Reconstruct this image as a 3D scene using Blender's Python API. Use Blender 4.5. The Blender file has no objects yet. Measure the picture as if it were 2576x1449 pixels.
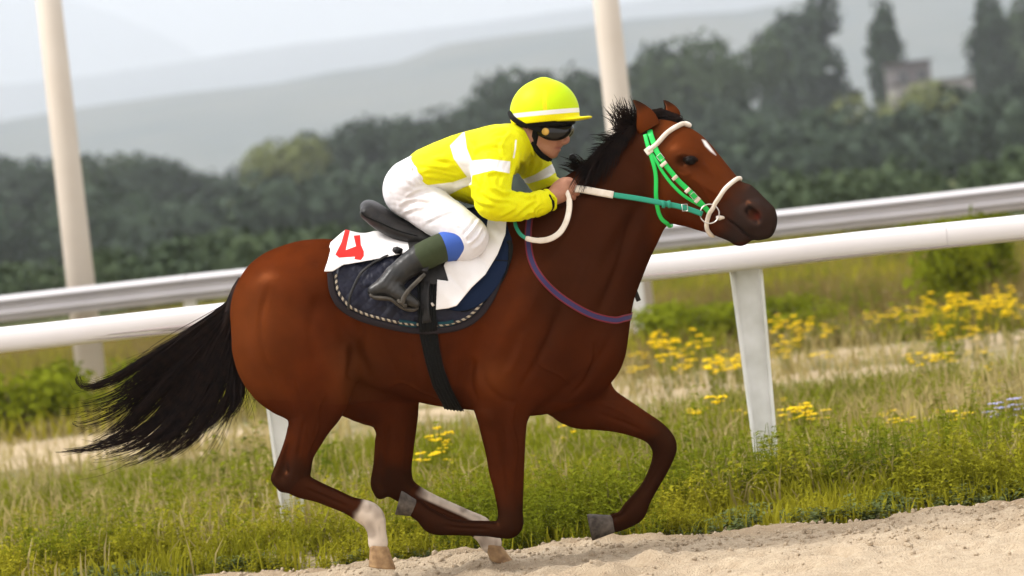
import bpy, bmesh, math, random
import numpy as np
from mathutils import Vector, Matrix
from mathutils.bvhtree import BVHTree

rng = np.random.default_rng(7)
random.seed(7)
scene = bpy.context.scene
COL = scene.collection
R = math.radians

# ------------------------------------------------------------------ camera
# Measurements were taken on a 2576 x 1449 copy of the photograph; P() turns one into a point at depth y.
FPX, CX, CY = 9000.0, 1288.0, 724.5
CAM = np.array([0.0, -15.0, 1.5])
PITCH, ROLL = math.atan(193.3 / FPX), R(6.3)
cam_mat = Matrix.Rotation(math.pi / 2 - PITCH, 3, 'X') @ Matrix.Rotation(-ROLL, 3, 'Z')
CR = np.array(cam_mat)
cam_data = bpy.data.cameras.new('camera')
cam = bpy.data.objects.new('camera', cam_data)
COL.objects.link(cam)
cam.matrix_world = Matrix.Translation(CAM) @ cam_mat.to_4x4()
cam_data.sensor_width = 36.0
cam_data.lens = FPX / 2576.0 * 36.0
cam_data.clip_start, cam_data.clip_end = 0.5, 40000.0
cam_data.dof.use_dof = True
cam_data.dof.focus_distance = 14.82
cam_data.dof.aperture_fstop = 3.0
scene.camera = cam

# ------------------------------------------------------------------ world, sun, exposure
SUN_EL, SUN_AZ = 52.0, 262.0     # azimuth clockwise from +Y (north): the sun stands on the tail side
world = bpy.data.worlds.new('World')
scene.world = world
world.use_nodes = True
wn = world.node_tree
wn.nodes.clear()
sky = wn.nodes.new('ShaderNodeTexSky')
sky.sky_type = 'NISHITA'
sky.sun_disc = False
sky.sun_elevation = R(SUN_EL)
sky.sun_rotation = R(SUN_AZ)
sky.air_density = 1.0
sky.dust_density = 6.0
sky.ozone_density = 1.0
veil = wn.nodes.new('ShaderNodeMix')
veil.data_type = 'RGBA'
veil.inputs[0].default_value = 0.82
veil.inputs[7].default_value = (10.1, 9.65, 9.55, 1)     # thin even cloud
bg = wn.nodes.new('ShaderNodeBackground')
bg.inputs[1].default_value = 0.105
wo = wn.nodes.new('ShaderNodeOutputWorld')
wn.links.new(sky.outputs[0], veil.inputs[6])
wn.links.new(veil.outputs[2], bg.inputs[0])
wn.links.new(bg.outputs[0], wo.inputs[0])
sl = bpy.data.lights.new('sun', 'SUN')
sl.energy = 2.7
sl.angle = R(14)
sl.color = (1.0, 0.97, 0.93)
sun = bpy.data.objects.new('sun', sl)
COL.objects.link(sun)
sd = Vector((math.sin(R(SUN_AZ)) * math.cos(R(SUN_EL)), math.cos(R(SUN_AZ)) * math.cos(R(SUN_EL)), math.sin(R(SUN_EL))))
sun.rotation_euler = sd.to_track_quat('Z', 'Y').to_euler()
scene.view_settings.view_transform = 'Standard'
scene.view_settings.look = 'None'
scene.view_settings.exposure = 0.72
scene.view_settings.gamma = 1.0
scene.view_settings.use_curve_mapping = False
scene.cycles.volume_bounces = 4
scene.cycles.use_denoising = True


# ------------------------------------------------------------------ projection helpers
def P(px, py, y):
    d = CR @ np.array([(px - CX) / FPX, -(py - CY) / FPX, -1.0])
    return CAM + d * ((y - CAM[1]) / d[1])


def to_px(V):
    q = (np.asarray(V) - CAM) @ CR
    return CX + FPX * q[:, 0] / -q[:, 2], CY - FPX * q[:, 1] / -q[:, 2]


def M(rpx, y=0.0):
    return rpx / FPX * (y - CAM[1])


def ray_dir(px, py):
    d = CR @ np.array([(px - CX) / FPX, -(py - CY) / FPX, -1.0])
    return d / np.linalg.norm(d)


# ------------------------------------------------------------------ object helpers
def tag(o, label=None, cat=None, group=None, kind=None):
    if label: o['label'] = label
    if cat: o['category'] = cat
    if group: o['group'] = group
    if kind: o['kind'] = kind
    return o


def link(o, parent=None):
    COL.objects.link(o)
    if parent is not None:
        o.parent = parent
        o.matrix_parent_inverse = parent.matrix_basis.inverted() if parent.type == 'EMPTY' else Matrix()
    return o


def empty(name, loc, label, cat, group=None):
    o = bpy.data.objects.new(name, None)
    o.location = loc
    o.empty_display_size = 0.1
    COL.objects.link(o)
    return tag(o, label, cat, group)


def make_mesh(name, V, F, smooth=True, attrs=None):
    V = np.asarray(V, dtype=np.float32)
    me = bpy.data.meshes.new(name)
    if isinstance(F, np.ndarray):
        n, k = F.shape
        me.vertices.add(len(V)); me.vertices.foreach_set('co', V.ravel())
        me.loops.add(n * k); me.loops.foreach_set('vertex_index', F.astype(np.int32).ravel())
        me.polygons.add(n); me.polygons.foreach_set('loop_start', np.arange(0, n * k, k, dtype=np.int32))
        me.update(calc_edges=True)
    else:
        me.from_pydata(V.tolist(), [], [tuple(f) for f in F])
        me.update()
    if smooth:
        me.polygons.foreach_set('use_smooth', np.ones(len(me.polygons), dtype=bool))
    for k_, a in (attrs or {}).items():
        at = me.attributes.new(k_, 'FLOAT', 'POINT')
        at.data.foreach_set('value', np.asarray(a, dtype=np.float32))
    me.validate()
    return me


def obj(name, V, F, mat, parent=None, smooth=True, attrs=None):
    me = make_mesh(name, V, F, smooth, attrs)
    if mat is not None:
        me.materials.append(mat)
    return link(bpy.data.objects.new(name, me), parent)


class MB:
    """collects simple shapes for one mesh object"""
    def __init__(self): self.v, self.f = [], []

    def add(self, V, F):
        n = len(self.v)
        self.v += [tuple(float(c) for c in p) for p in V]
        self.f += [tuple(int(i) + n for i in f) for f in F]
        return self

    def box(self, c, s, rz=0.0, taper=1.0):
        x, y, z = s[0] / 2, s[1] / 2, s[2] / 2
        pts = []
        for sz in (-1, 1):
            t = taper if sz > 0 else 1.0
            for sx, sy in ((-1, -1), (1, -1), (1, 1), (-1, 1)):
                a, b = sx * x * t, sy * y * t
                pts.append((c[0] + a * math.cos(rz) - b * math.sin(rz), c[1] + a * math.sin(rz) + b * math.cos(rz), c[2] + sz * z))
        return self.add(pts, [(3, 2, 1, 0), (4, 5, 6, 7), (0, 1, 5, 4), (1, 2, 6, 5), (2, 3, 7, 6), (3, 0, 4, 7)])

    def tube(self, pts, rad, n=8, flat=1.0, up=(0, 0, 1), closed=False):
        V, F = tube_geo(pts, rad, n, flat, up, closed)
        return self.add(V, F)

    def build(self, name, mat, parent=None, smooth=False):
        return obj(name, self.v, self.f, mat, parent, smooth)


def tube_geo(pts, rad, n=8, flat=1.0, up=None, closed=False):
    """tube along pts; rad may be a list; flat < 1 squeezes the section along `up` (a vector or one per point)"""
    pts = [np.asarray(p, dtype=float) for p in pts]
    m = len(pts)
    rad = [rad] * m if np.isscalar(rad) else list(rad)
    V, F = [], []
    for i in range(m):
        a = pts[(i - 1) % m] if closed else pts[max(i - 1, 0)]
        b = pts[(i + 1) % m] if closed else pts[min(i + 1, m - 1)]
        t = b - a
        t /= np.linalg.norm(t) + 1e-12
        u = np.asarray(up[i] if (up is not None and np.ndim(up) == 2) else (up if up is not None else (0, 0, 1)), dtype=float)
        if abs(u @ t) > 0.97: u = np.array([0.0, 1.0, 0.0]) if abs(t[1]) < 0.9 else np.array([1.0, 0, 0])
        u = u - t * (u @ t); u /= np.linalg.norm(u)
        s = np.cross(t, u)
        for k in range(n):
            a_ = 2 * math.pi * (k + 0.5) / n
            V.append(pts[i] + rad[i] * (math.cos(a_) * s + math.sin(a_) * flat * u))
    rings = m if closed else m - 1
    for i in range(rings):
        j = (i + 1) % m
        for k in range(n):
            k2 = (k + 1) % n
            F.append((i * n + k, i * n + k2, j * n + k2, j * n + k))
    if not closed:
        F.append(tuple(range(n))[::-1])
        F.append(tuple((m - 1) * n + k for k in range(n)))
    return V, F


def smooth_path(pts, n):
    """Catmull-Rom through pts (rows of any width), n samples a span"""
    p = np.asarray(pts, dtype=float)
    if n <= 1 or len(p) < 3:
        if n <= 1: return p
        t = np.linspace(0, 1, n + 1)[:, None]
        return p[0] * (1 - t) + p[-1] * t if len(p) == 2 else p
    q = np.vstack([2 * p[0] - p[1], p, 2 * p[-1] - p[-2]])
    out = []
    for i in range(len(p) - 1):
        a, b, c, d = q[i], q[i + 1], q[i + 2], q[i + 3]
        for s in range(n):
            t = s / n
            out.append(0.5 * (2 * b + (c - a) * t + (2 * a - 5 * b + 4 * c - d) * t * t + (3 * b - a - 3 * c + d) * t ** 3))
    out.append(p[-1])
    return np.array(out)


# ------------------------------------------------------------------ numpy noise, polygons
def _hash(i, j, k, s):
    n = (i * 374761393 + j * 668265263 + k * 2147483647 + s * 974634777) & 0xffffffff
    n = ((n ^ (n >> 13)) * 1274126177) & 0xffffffff
    return ((n ^ (n >> 16)) & 0xffff) / 65535.0


def vnoise(x, y, z, s=0):
    x, y, z = np.broadcast_arrays(np.asarray(x, float), np.asarray(y, float), np.asarray(z, float))
    i, j, k = np.floor(x).astype(np.int64), np.floor(y).astype(np.int64), np.floor(z).astype(np.int64)
    u, v, w = x - i, y - j, z - k
    u, v, w = u * u * (3 - 2 * u), v * v * (3 - 2 * v), w * w * (3 - 2 * w)
    r = 0
    for a in (0, 1):
        for b in (0, 1):
            for c in (0, 1):
                r = r + _hash(i + a, j + b, k + c, s) * (u if a else 1 - u) * (v if b else 1 - v) * (w if c else 1 - w)
    return r * 2 - 1


def poly_sd(x, y, poly):
    """signed distance to polygon, negative inside"""
    x, y = np.asarray(x, float), np.asarray(y, float)
    d = np.full(x.shape, 1e9)
    inside = np.zeros(x.shape, bool)
    n = len(poly)
    for i in range(n):
        ax, ay = poly[i]; bx, by = poly[(i + 1) % n]
        ex, ey = bx - ax, by - ay
        wx, wy = x - ax, y - ay
        t = np.clip((wx * ex + wy * ey) / (ex * ex + ey * ey + 1e-12), 0, 1)
        d = np.minimum(d, (wx - ex * t) ** 2 + (wy - ey * t) ** 2)
        c = (ay > y) != (by > y)
        with np.errstate(divide='ignore', invalid='ignore'):
            xi = ax + ex * (y - ay) / (ey if ey != 0 else 1e-12)
        inside ^= c & (x < xi)
    return np.where(inside, -1, 1) * np.sqrt(d)


# ------------------------------------------------------------------ distance fields
class Field:
    def __init__(self, lo, hi, h):
        self.h = h
        self.lo = np.asarray(lo, float)
        self.n = np.ceil((np.asarray(hi, float) - self.lo) / h).astype(int) + 1
        self.ax = [self.lo[i] + h * np.arange(self.n[i]) for i in range(3)]
        self.d = np.ones(tuple(self.n), dtype=np.float32)

    def box(self, lo, hi):
        a = np.clip(np.floor((np.asarray(lo) - self.lo) / self.h).astype(int), 0, self.n - 1)
        b = np.clip(np.ceil((np.asarray(hi) - self.lo) / self.h).astype(int) + 1, 1, self.n)
        return tuple(slice(a[i], max(b[i], a[i] + 1)) for i in range(3))

    def grid(self, sl):
        return (self.ax[0][sl[0]].astype(np.float32)[:, None, None], self.ax[1][sl[1]].astype(np.float32)[None, :, None],
                self.ax[2][sl[2]].astype(np.float32)[None, None, :])

    def merge(self, sl, t, k, op):
        c = self.d[sl]
        if op == 'add':
            if k > 0:
                h = np.maximum(k - np.abs(c - t), 0) / k
                self.d[sl] = np.minimum(c, t) - h * h * k * 0.25
            else:
                self.d[sl] = np.minimum(c, t)
        else:
            t = -t
            if k > 0:
                h = np.maximum(k - np.abs(c - t), 0) / k
                self.d[sl] = np.maximum(c, t) + h * h * k * 0.25
            else:
                self.d[sl] = np.maximum(c, t)

    def chain(self, pts, k=0.02, sub=4, frame=None, op='add', margin=0.03):
        """pts: rows x, y, z, r, w (r = radius in the x-z plane, w = half width along y) in the frame's own space"""
        p = smooth_path(pts, sub) if len(pts) > 1 else np.vstack([pts, pts])
        p[:, 3:] = np.maximum(p[:, 3:], 0.002)
        wp = frame.to_world(p[:, :3]) if frame else p[:, :3]
        mr = p[:, 3:].max(axis=1) + max(margin, k) + 2 * self.h
        S = self.box((wp - mr[:, None]).min(0), (wp + mr[:, None]).max(0))
        base = np.array([s.start for s in S])
        T = np.ones([s.stop - s.start for s in S], dtype=np.float32)
        for i in range(len(p) - 1):
            lo = np.minimum(wp[i] - mr[i], wp[i + 1] - mr[i + 1]); hi = np.maximum(wp[i] + mr[i], wp[i + 1] + mr[i + 1])
            s = self.box(lo, hi)
            X, Y, Z = self.grid(s)
            if frame: X, Y, Z = frame.to_local(X, Y, Z)
            A, B = p[i], p[i + 1]
            e = B[:3] - A[:3]
            L2 = float(e @ e) + 1e-12
            t = np.clip(((X - A[0]) * e[0] + (Y - A[1]) * e[1] + (Z - A[2]) * e[2]) / L2, 0, 1)
            dx, dy, dz = X - (A[0] + e[0] * t), Y - (A[1] + e[1] * t), Z - (A[2] + e[2] * t)
            r = A[3] + (B[3] - A[3]) * t
            w = A[4] + (B[4] - A[4]) * t
            a = dx * dx + dz * dz
            b = dy * dy
            if np.allclose(p[i:i + 2, 3], p[i:i + 2, 4]):
                d = np.sqrt(a + b) - r
            else:
                k0 = np.sqrt(a / r ** 2 + b / w ** 2)
                k1 = np.sqrt(a / r ** 4 + b / w ** 4) + 1e-6
                d = np.where(k0 < 0.05, -np.minimum(r, w), k0 * (k0 - 1) / k1)
            s2 = tuple(slice(s[q].start - base[q], s[q].stop - base[q]) for q in range(3))
            T[s2] = np.minimum(T[s2], d)
        self.merge(S, T, k, op)

    def mesh(self, relax=0):
        return surface_nets(self.d, self.lo, self.h, relax)


class Yaw:
    """frame turned about a vertical axis through c by angle a, stretched along x so that the side view keeps its length"""
    def __init__(self, c, a):
        self.c, self.ca, self.sa = c, math.cos(a), math.sin(a)

    def to_world(self, p):
        p = np.array(p, float)
        q = p.copy()
        x, y = (p[:, 0] - self.c[0]) / self.ca, p[:, 1] - self.c[1]
        q[:, 0] = self.c[0] + x * self.ca + y * self.sa
        q[:, 1] = self.c[1] - x * self.sa + y * self.ca
        return q

    def to_local(self, X, Y, Z):
        x, y = X - self.c[0], Y - self.c[1]
        return self.c[0] + (x * self.ca - y * self.sa) * self.ca, self.c[1] + x * self.sa + y * self.ca, Z + 0 * x

    def mirror(self, p):
        p = np.asarray(p, float).reshape(-1, 3)
        X, Y, Z = self.to_local(p[:, 0], p[:, 1], p[:, 2])
        return self.to_world(np.stack([X, 2 * self.c[1] - Y, Z], 1))


def surface_nets(d, lo, h, relax=0):
    s = d < 0
    n = np.array(d.shape)
    cnt = np.zeros(n - 1, dtype=np.int8)
    for a in (0, 1):
        for b in (0, 1):
            for c in (0, 1):
                cnt += s[a:n[0] - 1 + a, b:n[1] - 1 + b, c:n[2] - 1 + c]
    I = np.argwhere((cnt > 0) & (cnt < 8))
    idx = np.full(n - 1, -1, dtype=np.int32)
    idx[I[:, 0], I[:, 1], I[:, 2]] = np.arange(len(I))
    acc = np.zeros((len(I), 3)); num = np.zeros(len(I))
    corners = [(a, b, c) for a in (0, 1) for b in (0, 1) for c in (0, 1)]
    val = {c: d[I[:, 0] + c[0], I[:, 1] + c[1], I[:, 2] + c[2]] for c in corners}
    for c in corners:
        for ax in range(3):
            if c[ax] == 0:
                c2 = list(c); c2[ax] = 1; c2 = tuple(c2)
                v0, v1 = val[c], val[c2]
                m = (v0 < 0) != (v1 < 0)
                t = np.where(m, v0 / (v0 - v1 + 1e-12), 0)
                pt = np.zeros((len(I), 3)) + np.array(c)
                pt[:, ax] = t
                acc += pt * m[:, None]; num += m
    V = lo + h * (I + acc / num[:, None])
    quads = []
    for ax in range(3):
        o = [q for q in range(3) if q != ax]
        sl0 = [slice(None)] * 3; sl1 = [slice(None)] * 3
        sl0[ax] = slice(0, n[ax] - 1); sl1[ax] = slice(1, n[ax])
        a, b = s[tuple(sl0)], s[tuple(sl1)]
        E = np.argwhere(a != b)
        ok = (E[:, o[0]] > 0) & (E[:, o[1]] > 0) & (E[:, o[0]] < n[o[0]] - 1) & (E[:, o[1]] < n[o[1]] - 1)
        E = E[ok]
        flip = a[E[:, 0], E[:, 1], E[:, 2]]
        cells = []
        for du, dv in ((0, 0), (1, 0), (1, 1), (0, 1)):
            q = E.copy()
            q[:, o[0]] -= du; q[:, o[1]] -= dv
            cells.append(idx[q[:, 0], q[:, 1], q[:, 2]])
        Q = np.stack(cells, 1)
        if ax == 1: flip = ~flip
        Q[~flip] = Q[~flip][:, ::-1]
        quads.append(Q)
    Q = np.vstack(quads)
    Q = Q[(Q >= 0).all(1)]
    for _ in range(relax):
        V = laplace(V, Q, 0.5)
    return V, Q


def laplace(V, Q, f):
    acc = np.zeros_like(V); num = np.zeros(len(V))
    for a, b in ((0, 1), (1, 2), (2, 3), (3, 0)):
        for i, j in ((a, b), (b, a)):
            for c in range(3):
                acc[:, c] += np.bincount(Q[:, i], V[Q[:, j], c], minlength=len(V))
            num += np.bincount(Q[:, i], minlength=len(V))
    return V * (1 - f) + f * acc / np.maximum(num, 1)[:, None]


def normals(V, Q):
    a, b, c, d = (V[Q[:, i]] for i in range(4))
    n = np.cross(c - a, d - b)
    N = np.zeros_like(V)
    for i in range(4):
        for k in range(3):
            N[:, k] += np.bincount(Q[:, i], n[:, k], minlength=len(V))
    return N / (np.linalg.norm(N, axis=1)[:, None] + 1e-12)


# ------------------------------------------------------------------ materials
def mat(name, col=(0.5, 0.5, 0.5), rough=0.6, spec=0.5, metal=0.0, noise=None, bump=None, sheen=0.0, coat=0.0):
    """noise = (scale, amount, second colour or None); bump = (scale, strength, distance)"""
    m = bpy.data.materials.new(name)
    m.use_nodes = True
    nt = m.node_tree
    b = nt.nodes['Principled BSDF']
    b.inputs['Base Color'].default_value = (*col, 1)
    b.inputs['Roughness'].default_value = rough
    b.inputs['Specular IOR Level'].default_value = spec
    b.inputs['Metallic'].default_value = metal
    if sheen: b.inputs['Sheen Weight'].default_value = sheen
    if coat: b.inputs['Coat Weight'].default_value = coat
    if noise or bump:
        tc = nt.nodes.new('ShaderNodeTexCoord')
    if noise:
        nz = nt.nodes.new('ShaderNodeTexNoise')
        nz.inputs['Scale'].default_value = noise[0]; nz.inputs['Detail'].default_value = 6
        nt.links.new(tc.outputs['Object'], nz.inputs['Vector'])
        ra = nt.nodes.new('ShaderNodeValToRGB')
        ra.color_ramp.elements[0].position = 0.32; ra.color_ramp.elements[1].position = 0.68
        c2 = noise[2] if len(noise) > 2 and noise[2] else tuple(c * (1 - noise[1]) for c in col)
        ra.color_ramp.elements[0].color = (*c2, 1); ra.color_ramp.elements[1].color = (*col, 1)
        nt.links.new(nz.outputs['Fac'], ra.inputs[0]); nt.links.new(ra.outputs[0], b.inputs['Base Color'])
    if bump:
        nb = nt.nodes.new('ShaderNodeTexNoise')
        nb.inputs['Scale'].default_value = bump[0]; nb.inputs['Detail'].default_value = 8
        nt.links.new(tc.outputs['Object'], nb.inputs['Vector'])
        bp = nt.nodes.new('ShaderNodeBump')
        bp.inputs['Strength'].default_value = bump[1]; bp.inputs['Distance'].default_value = bump[2]
        nt.links.new(nb.outputs['Fac'], bp.inputs['Height']); nt.links.new(bp.outputs[0], b.inputs['Normal'])
    return m


def add_gloss(m, col, rough):
    """hair gloss: a tinted lobe of constant strength added to the matt coat"""
    nt = m.node_tree
    b = nt.nodes['Principled BSDF']
    b.inputs['Specular IOR Level'].default_value = 0.0
    g = nt.nodes.new('ShaderNodeBsdfGlossy'); g.inputs['Color'].default_value = (*col, 1); g.inputs['Roughness'].default_value = rough
    if b.inputs['Normal'].is_linked: nt.links.new(b.inputs['Normal'].links[0].from_socket, g.inputs['Normal'])
    a = nt.nodes.new('ShaderNodeAddShader')
    nt.links.new(b.outputs[0], a.inputs[0]); nt.links.new(g.outputs[0], a.inputs[1])
    nt.links.new(a.outputs[0], nt.nodes['Material Output'].inputs[0])


def attr_mix(m, attr, col, lo, hi, rough=None):
    """mix colour `col` over the base where the mesh attribute runs from lo (none) to hi (full)"""
    nt = m.node_tree
    b = nt.nodes['Principled BSDF']
    at = nt.nodes.new('ShaderNodeAttribute'); at.attribute_name = attr
    mr = nt.nodes.new('ShaderNodeMapRange')
    mr.inputs[1].default_value = lo; mr.inputs[2].default_value = hi
    nt.links.new(at.outputs['Fac'], mr.inputs[0])
    mx = nt.nodes.new('ShaderNodeMix'); mx.data_type = 'RGBA'
    nt.links.new(mr.outputs[0], mx.inputs[0])
    inp = b.inputs['Base Color']
    if inp.is_linked: nt.links.new(inp.links[0].from_socket, mx.inputs[6])
    else: mx.inputs[6].default_value = inp.default_value
    mx.inputs[7].default_value = (*col, 1)
    nt.links.new(mx.outputs[2], inp)
    if rough is not None:
        rm = nt.nodes.new('ShaderNodeMix')
        nt.links.new(mr.outputs[0], rm.inputs[0])
        ri = b.inputs['Roughness']
        if ri.is_linked: nt.links.new(ri.links[0].from_socket, rm.inputs[2])
        else: rm.inputs[2].default_value = ri.default_value
        rm.inputs[3].default_value = rough
        nt.links.new(rm.outputs[0], ri)
    return m


m_coat = mat('bay_coat', (0.076, 0.0140, 0.0024), 0.6, 0.0, noise=(9.0, 0, (0.048, 0.0084, 0.0015)), bump=(75, 0.22, 0.004))
add_gloss(m_coat, (0.017, 0.0056, 0.0022), 0.38)
attr_mix(m_coat, 'tan', (0.105, 0.030, 0.0075), 0.0, 1.0)
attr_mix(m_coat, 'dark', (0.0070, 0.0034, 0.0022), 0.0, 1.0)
attr_mix(m_coat, 'muzzle', (0.0145, 0.0125, 0.0118), 0.0, 1.0)
attr_mix(m_coat, 'sock', (0.55, 0.47, 0.38), 0.0, 1.0, 0.8)
attr_mix(m_coat, 'dust', (0.22, 0.17, 0.13), 0.0, 1.0)
attr_mix(m_coat, 'star', (0.80, 0.76, 0.72), 0.004, -0.004)
attr_mix(m_coat, 'flesh', (0.085, 0.014, 0.011), 0.0, 1.0)
m_hair = mat('black_hair', (0.0035, 0.0030, 0.0032), 0.55, 0.06, noise=(30, 0, (0.016, 0.0085, 0.0055)))
add_gloss(m_hair, (0.010, 0.0085, 0.0085), 0.34)
m_hoof_grey = mat('grey_hoof', (0.125, 0.105, 0.085), 0.8, 0.15, noise=(28, 0, (0.035, 0.028, 0.023)), bump=(45, 0.8, 0.006))
m_hoof_horn = mat('pale_hoof', (0.40, 0.26, 0.13), 0.8, 0.15, noise=(28, 0, (0.19, 0.11, 0.055)), bump=(45, 0.8, 0.006))
m_eye = mat('horse_eye', (0.004, 0.0028, 0.0024), 0.45, 0.10)
m_skin = mat('skin', (0.42, 0.205, 0.125), 0.5, 0.4, noise=(30, 0, (0.36, 0.16, 0.095)), bump=(180, 0.1, 0.002))
attr_mix(m_skin, 'lip', (0.30, 0.10, 0.075), 0.0, 1.0)
attr_mix(m_skin, 'brow', (0.03, 0.02, 0.015), 0.0, 1.0)
YEL = (0.70, 0.715, 0.004)
m_jersey = mat('yellow_jersey', YEL, 0.60, 0.10, noise=(7, 0, (0.71, 0.67, 0.003)), bump=(55, 0.22, 0.006))
attr_mix(m_jersey, 'band', (0.80, 0.79, 0.77), 0.0015, -0.0015)
m_lining = mat('red_lining', (0.35, 0.02, 0.015), 0.7)
m_breeches = mat('white_breeches', (0.73, 0.73, 0.77), 0.7, 0.1, noise=(6, 0, (0.70, 0.68, 0.70)), bump=(45, 0.15, 0.006))
attr_mix(m_breeches, 'soil', (0.60, 0.52, 0.42), 0.0, 1.0)
m_boot = mat('black_boot', (0.009, 0.010, 0.011), 0.36, 0.30, noise=(22, 0, (0.032, 0.030, 0.026)), bump=(60, 0.35, 0.004))
attr_mix(m_boot, 'gaiter', (0.030, 0.042, 0.014), 0.002, -0.002, 0.75)
m_sole = mat('worn_sole', (0.075, 0.065, 0.050), 0.75, 0.3, noise=(40, 0, (0.04, 0.035, 0.028)), bump=(90, 0.4, 0.003))
m_blue = mat('blue_cuff', (0.045, 0.105, 0.40), 0.8, 0.2, bump=(300, 0.3, 0.002))
m_helmet = mat('yellow_helmet_cover', (0.47, 0.68, 0.003), 0.5, 0.14, noise=(5, 0, (0.52, 0.68, 0.003)), bump=(60, 0.15, 0.006))
attr_mix(m_helmet, 'rim', (0.78, 0.70, 0.003), 0.002, -0.002)
attr_mix(m_helmet, 'band', (0.80, 0.78, 0.76), 0.0015, -0.0015)
attr_mix(m_helmet, 'seam', (0.80, 0.62, 0.01), 0.002, -0.002)
m_black = mat('black_webbing', (0.005, 0.005, 0.005), 0.7, 0.10, bump=(150, 0.2, 0.002))
m_lens = mat('smoked_lens', (0.008, 0.007, 0.006), 0.14, 0.35)
m_gold = mat('gold_disc', (0.55, 0.33, 0.06), 0.4, 0.5, metal=0.4)
m_leather = mat('black_leather', (0.009, 0.009, 0.0095), 0.42, 0.22, noise=(30, 0, (0.026, 0.024, 0.022)), bump=(120, 0.25, 0.002))
m_strapblk = mat('black_girth_web', (0.007, 0.0075, 0.0075), 0.75, 0.10, bump=(180, 0.3, 0.002))
m_pad = mat('navy_quilting', (0.010, 0.011, 0.025), 0.5, 0.22, noise=(16, 0, (0.008, 0.009, 0.018)), bump=(26, 0.5, 0.008))
m_padedge = mat('charcoal_binding', (0.020, 0.016, 0.018), 0.85, 0.1, bump=(200, 0.4, 0.002))
m_rope = mat('beige_rope', (0.42, 0.35, 0.25), 0.85, 0.2)
m_teal = mat('teal_badge', (0.008, 0.05, 0.065), 0.8, 0.2)
m_fleece = mat('navy_fleece', (0.007, 0.015, 0.040), 0.85, 0.1, bump=(140, 0.4, 0.003))
m_cloth = mat('white_cloth', (0.80, 0.78, 0.77), 0.85, 0.2, noise=(9, 0, (0.76, 0.735, 0.71)), bump=(32, 0.25, 0.008))
attr_mix(m_cloth, 'print', (0.72, 0.022, 0.018), 0.001, -0.001)
m_red = mat('red_print', (0.70, 0.022, 0.018), 0.75, 0.25)
m_bgreen = mat('bright_green_webbing', (0.006, 0.56, 0.085), 0.42, 0.5, bump=(200, 0.2, 0.001))
m_teal_rein = mat('teal_green_rein', (0.005, 0.24, 0.145), 0.5, 0.45, bump=(220, 0.3, 0.001))
m_white_rein = mat('white_rubber', (0.74, 0.68, 0.59), 0.6, 0.35, noise=(26, 0, (0.60, 0.52, 0.42)), bump=(160, 0.2, 0.001))
m_steel = mat('steel', (0.60, 0.58, 0.55), 0.3, 0.5, metal=0.9)
m_purple = mat('violet_webbing', (0.034, 0.028, 0.095), 0.75, 0.3, bump=(200, 0.2, 0.001))
m_redline = mat('red_edging', (0.16, 0.014, 0.024), 0.7, 0.3)
m_rail = mat('white_rail', (0.80, 0.77, 0.78), 0.42, 0.5, noise=(1.6, 0, (0.74, 0.70, 0.70)), bump=(20, 0.05, 0.004))
m_scuff = mat('rail_scuffs', (0.30, 0.25, 0.23), 0.7)
m_post = mat('white_post_paint', (0.82, 0.82, 0.80), 0.5, 0.4, noise=(6, 0, (0.60, 0.60, 0.55)))
m_galv = mat('galvanised_beam', (0.64, 0.62, 0.635), 0.42, 0.4, noise=(2.0, 0, (0.58, 0.56, 0.575)))
m_pole = mat('cream_pole', (0.60, 0.545, 0.475), 0.7, 0.1, noise=(1.5, 0, (0.54, 0.48, 0.41)))


def copy_tree(o, loc, parent=None):
    c = o.copy(); COL.objects.link(c)
    if parent is None: c.location = loc
    else: c.parent = parent
    for ch in list(o.children): copy_tree(ch, None, c)
    return c


# ================================================================== the setting
def gmat_soil():
    m = mat('dry_soil', (0.46, 0.365, 0.24), 0.95, 0.1, noise=(2.2, 0, (0.33, 0.255, 0.15)), bump=(30, 0.6, 0.03))
    nt = m.node_tree; b = nt.nodes['Principled BSDF']
    tc = nt.nodes.new('ShaderNodeTexCoord')
    n2 = nt.nodes.new('ShaderNodeTexNoise'); n2.inputs['Scale'].default_value = 0.35; n2.inputs['Detail'].default_value = 7
    nt.links.new(tc.outputs['Object'], n2.inputs['Vector'])
    ra = nt.nodes.new('ShaderNodeValToRGB'); ra.color_ramp.elements[0].position = 0.45; ra.color_ramp.elements[1].position = 0.60
    nt.links.new(n2.outputs['Fac'], ra.inputs[0])
    mx = nt.nodes.new('ShaderNodeMix'); mx.data_type = 'RGBA'
    nt.links.new(ra.outputs[0], mx.inputs[0])
    nt.links.new(b.inputs['Base Color'].links[0].from_socket, mx.inputs[6]); mx.inputs[7].default_value = (0.125, 0.120, 0.040, 1)
    nt.links.new(mx.outputs[2], b.inputs['Base Color'])
    return m


m_soil = gmat_soil()
m_far = mat('far_pasture', (0.060, 0.085, 0.025), 0.95, 0.1, noise=(0.03, 0, (0.10, 0.10, 0.04)))
m_sand = mat('track_sand', (0.56, 0.455, 0.32), 0.95, 0.05, noise=(24, 0, (0.45, 0.35, 0.24)), bump=(110, 1.0, 0.02))
attr_mix(m_sand, 'damp', (0.30, 0.215, 0.13), 0.0, 1.0)


def edge_y(x):
    return 0.78 - 0.20 * x + 0.07 * np.sin(x * 3.1 + 1) + 0.05 * np.sin(x * 7.7)


def field_z(x, y):
    """lie of the land beyond the track: a low rough verge, nearly flat field"""
    e = y - edge_y(x)
    z = 0.05 * np.clip(e / 0.8, 0, 1) + 0.035 * vnoise(x * 0.9, y * 0.9, 0, 21) * np.clip(e, 0, 1) + 0.012 * vnoise(x * 5, y * 5, 0, 22) * np.clip(e, 0, 1)
    return z - 0.02


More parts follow.
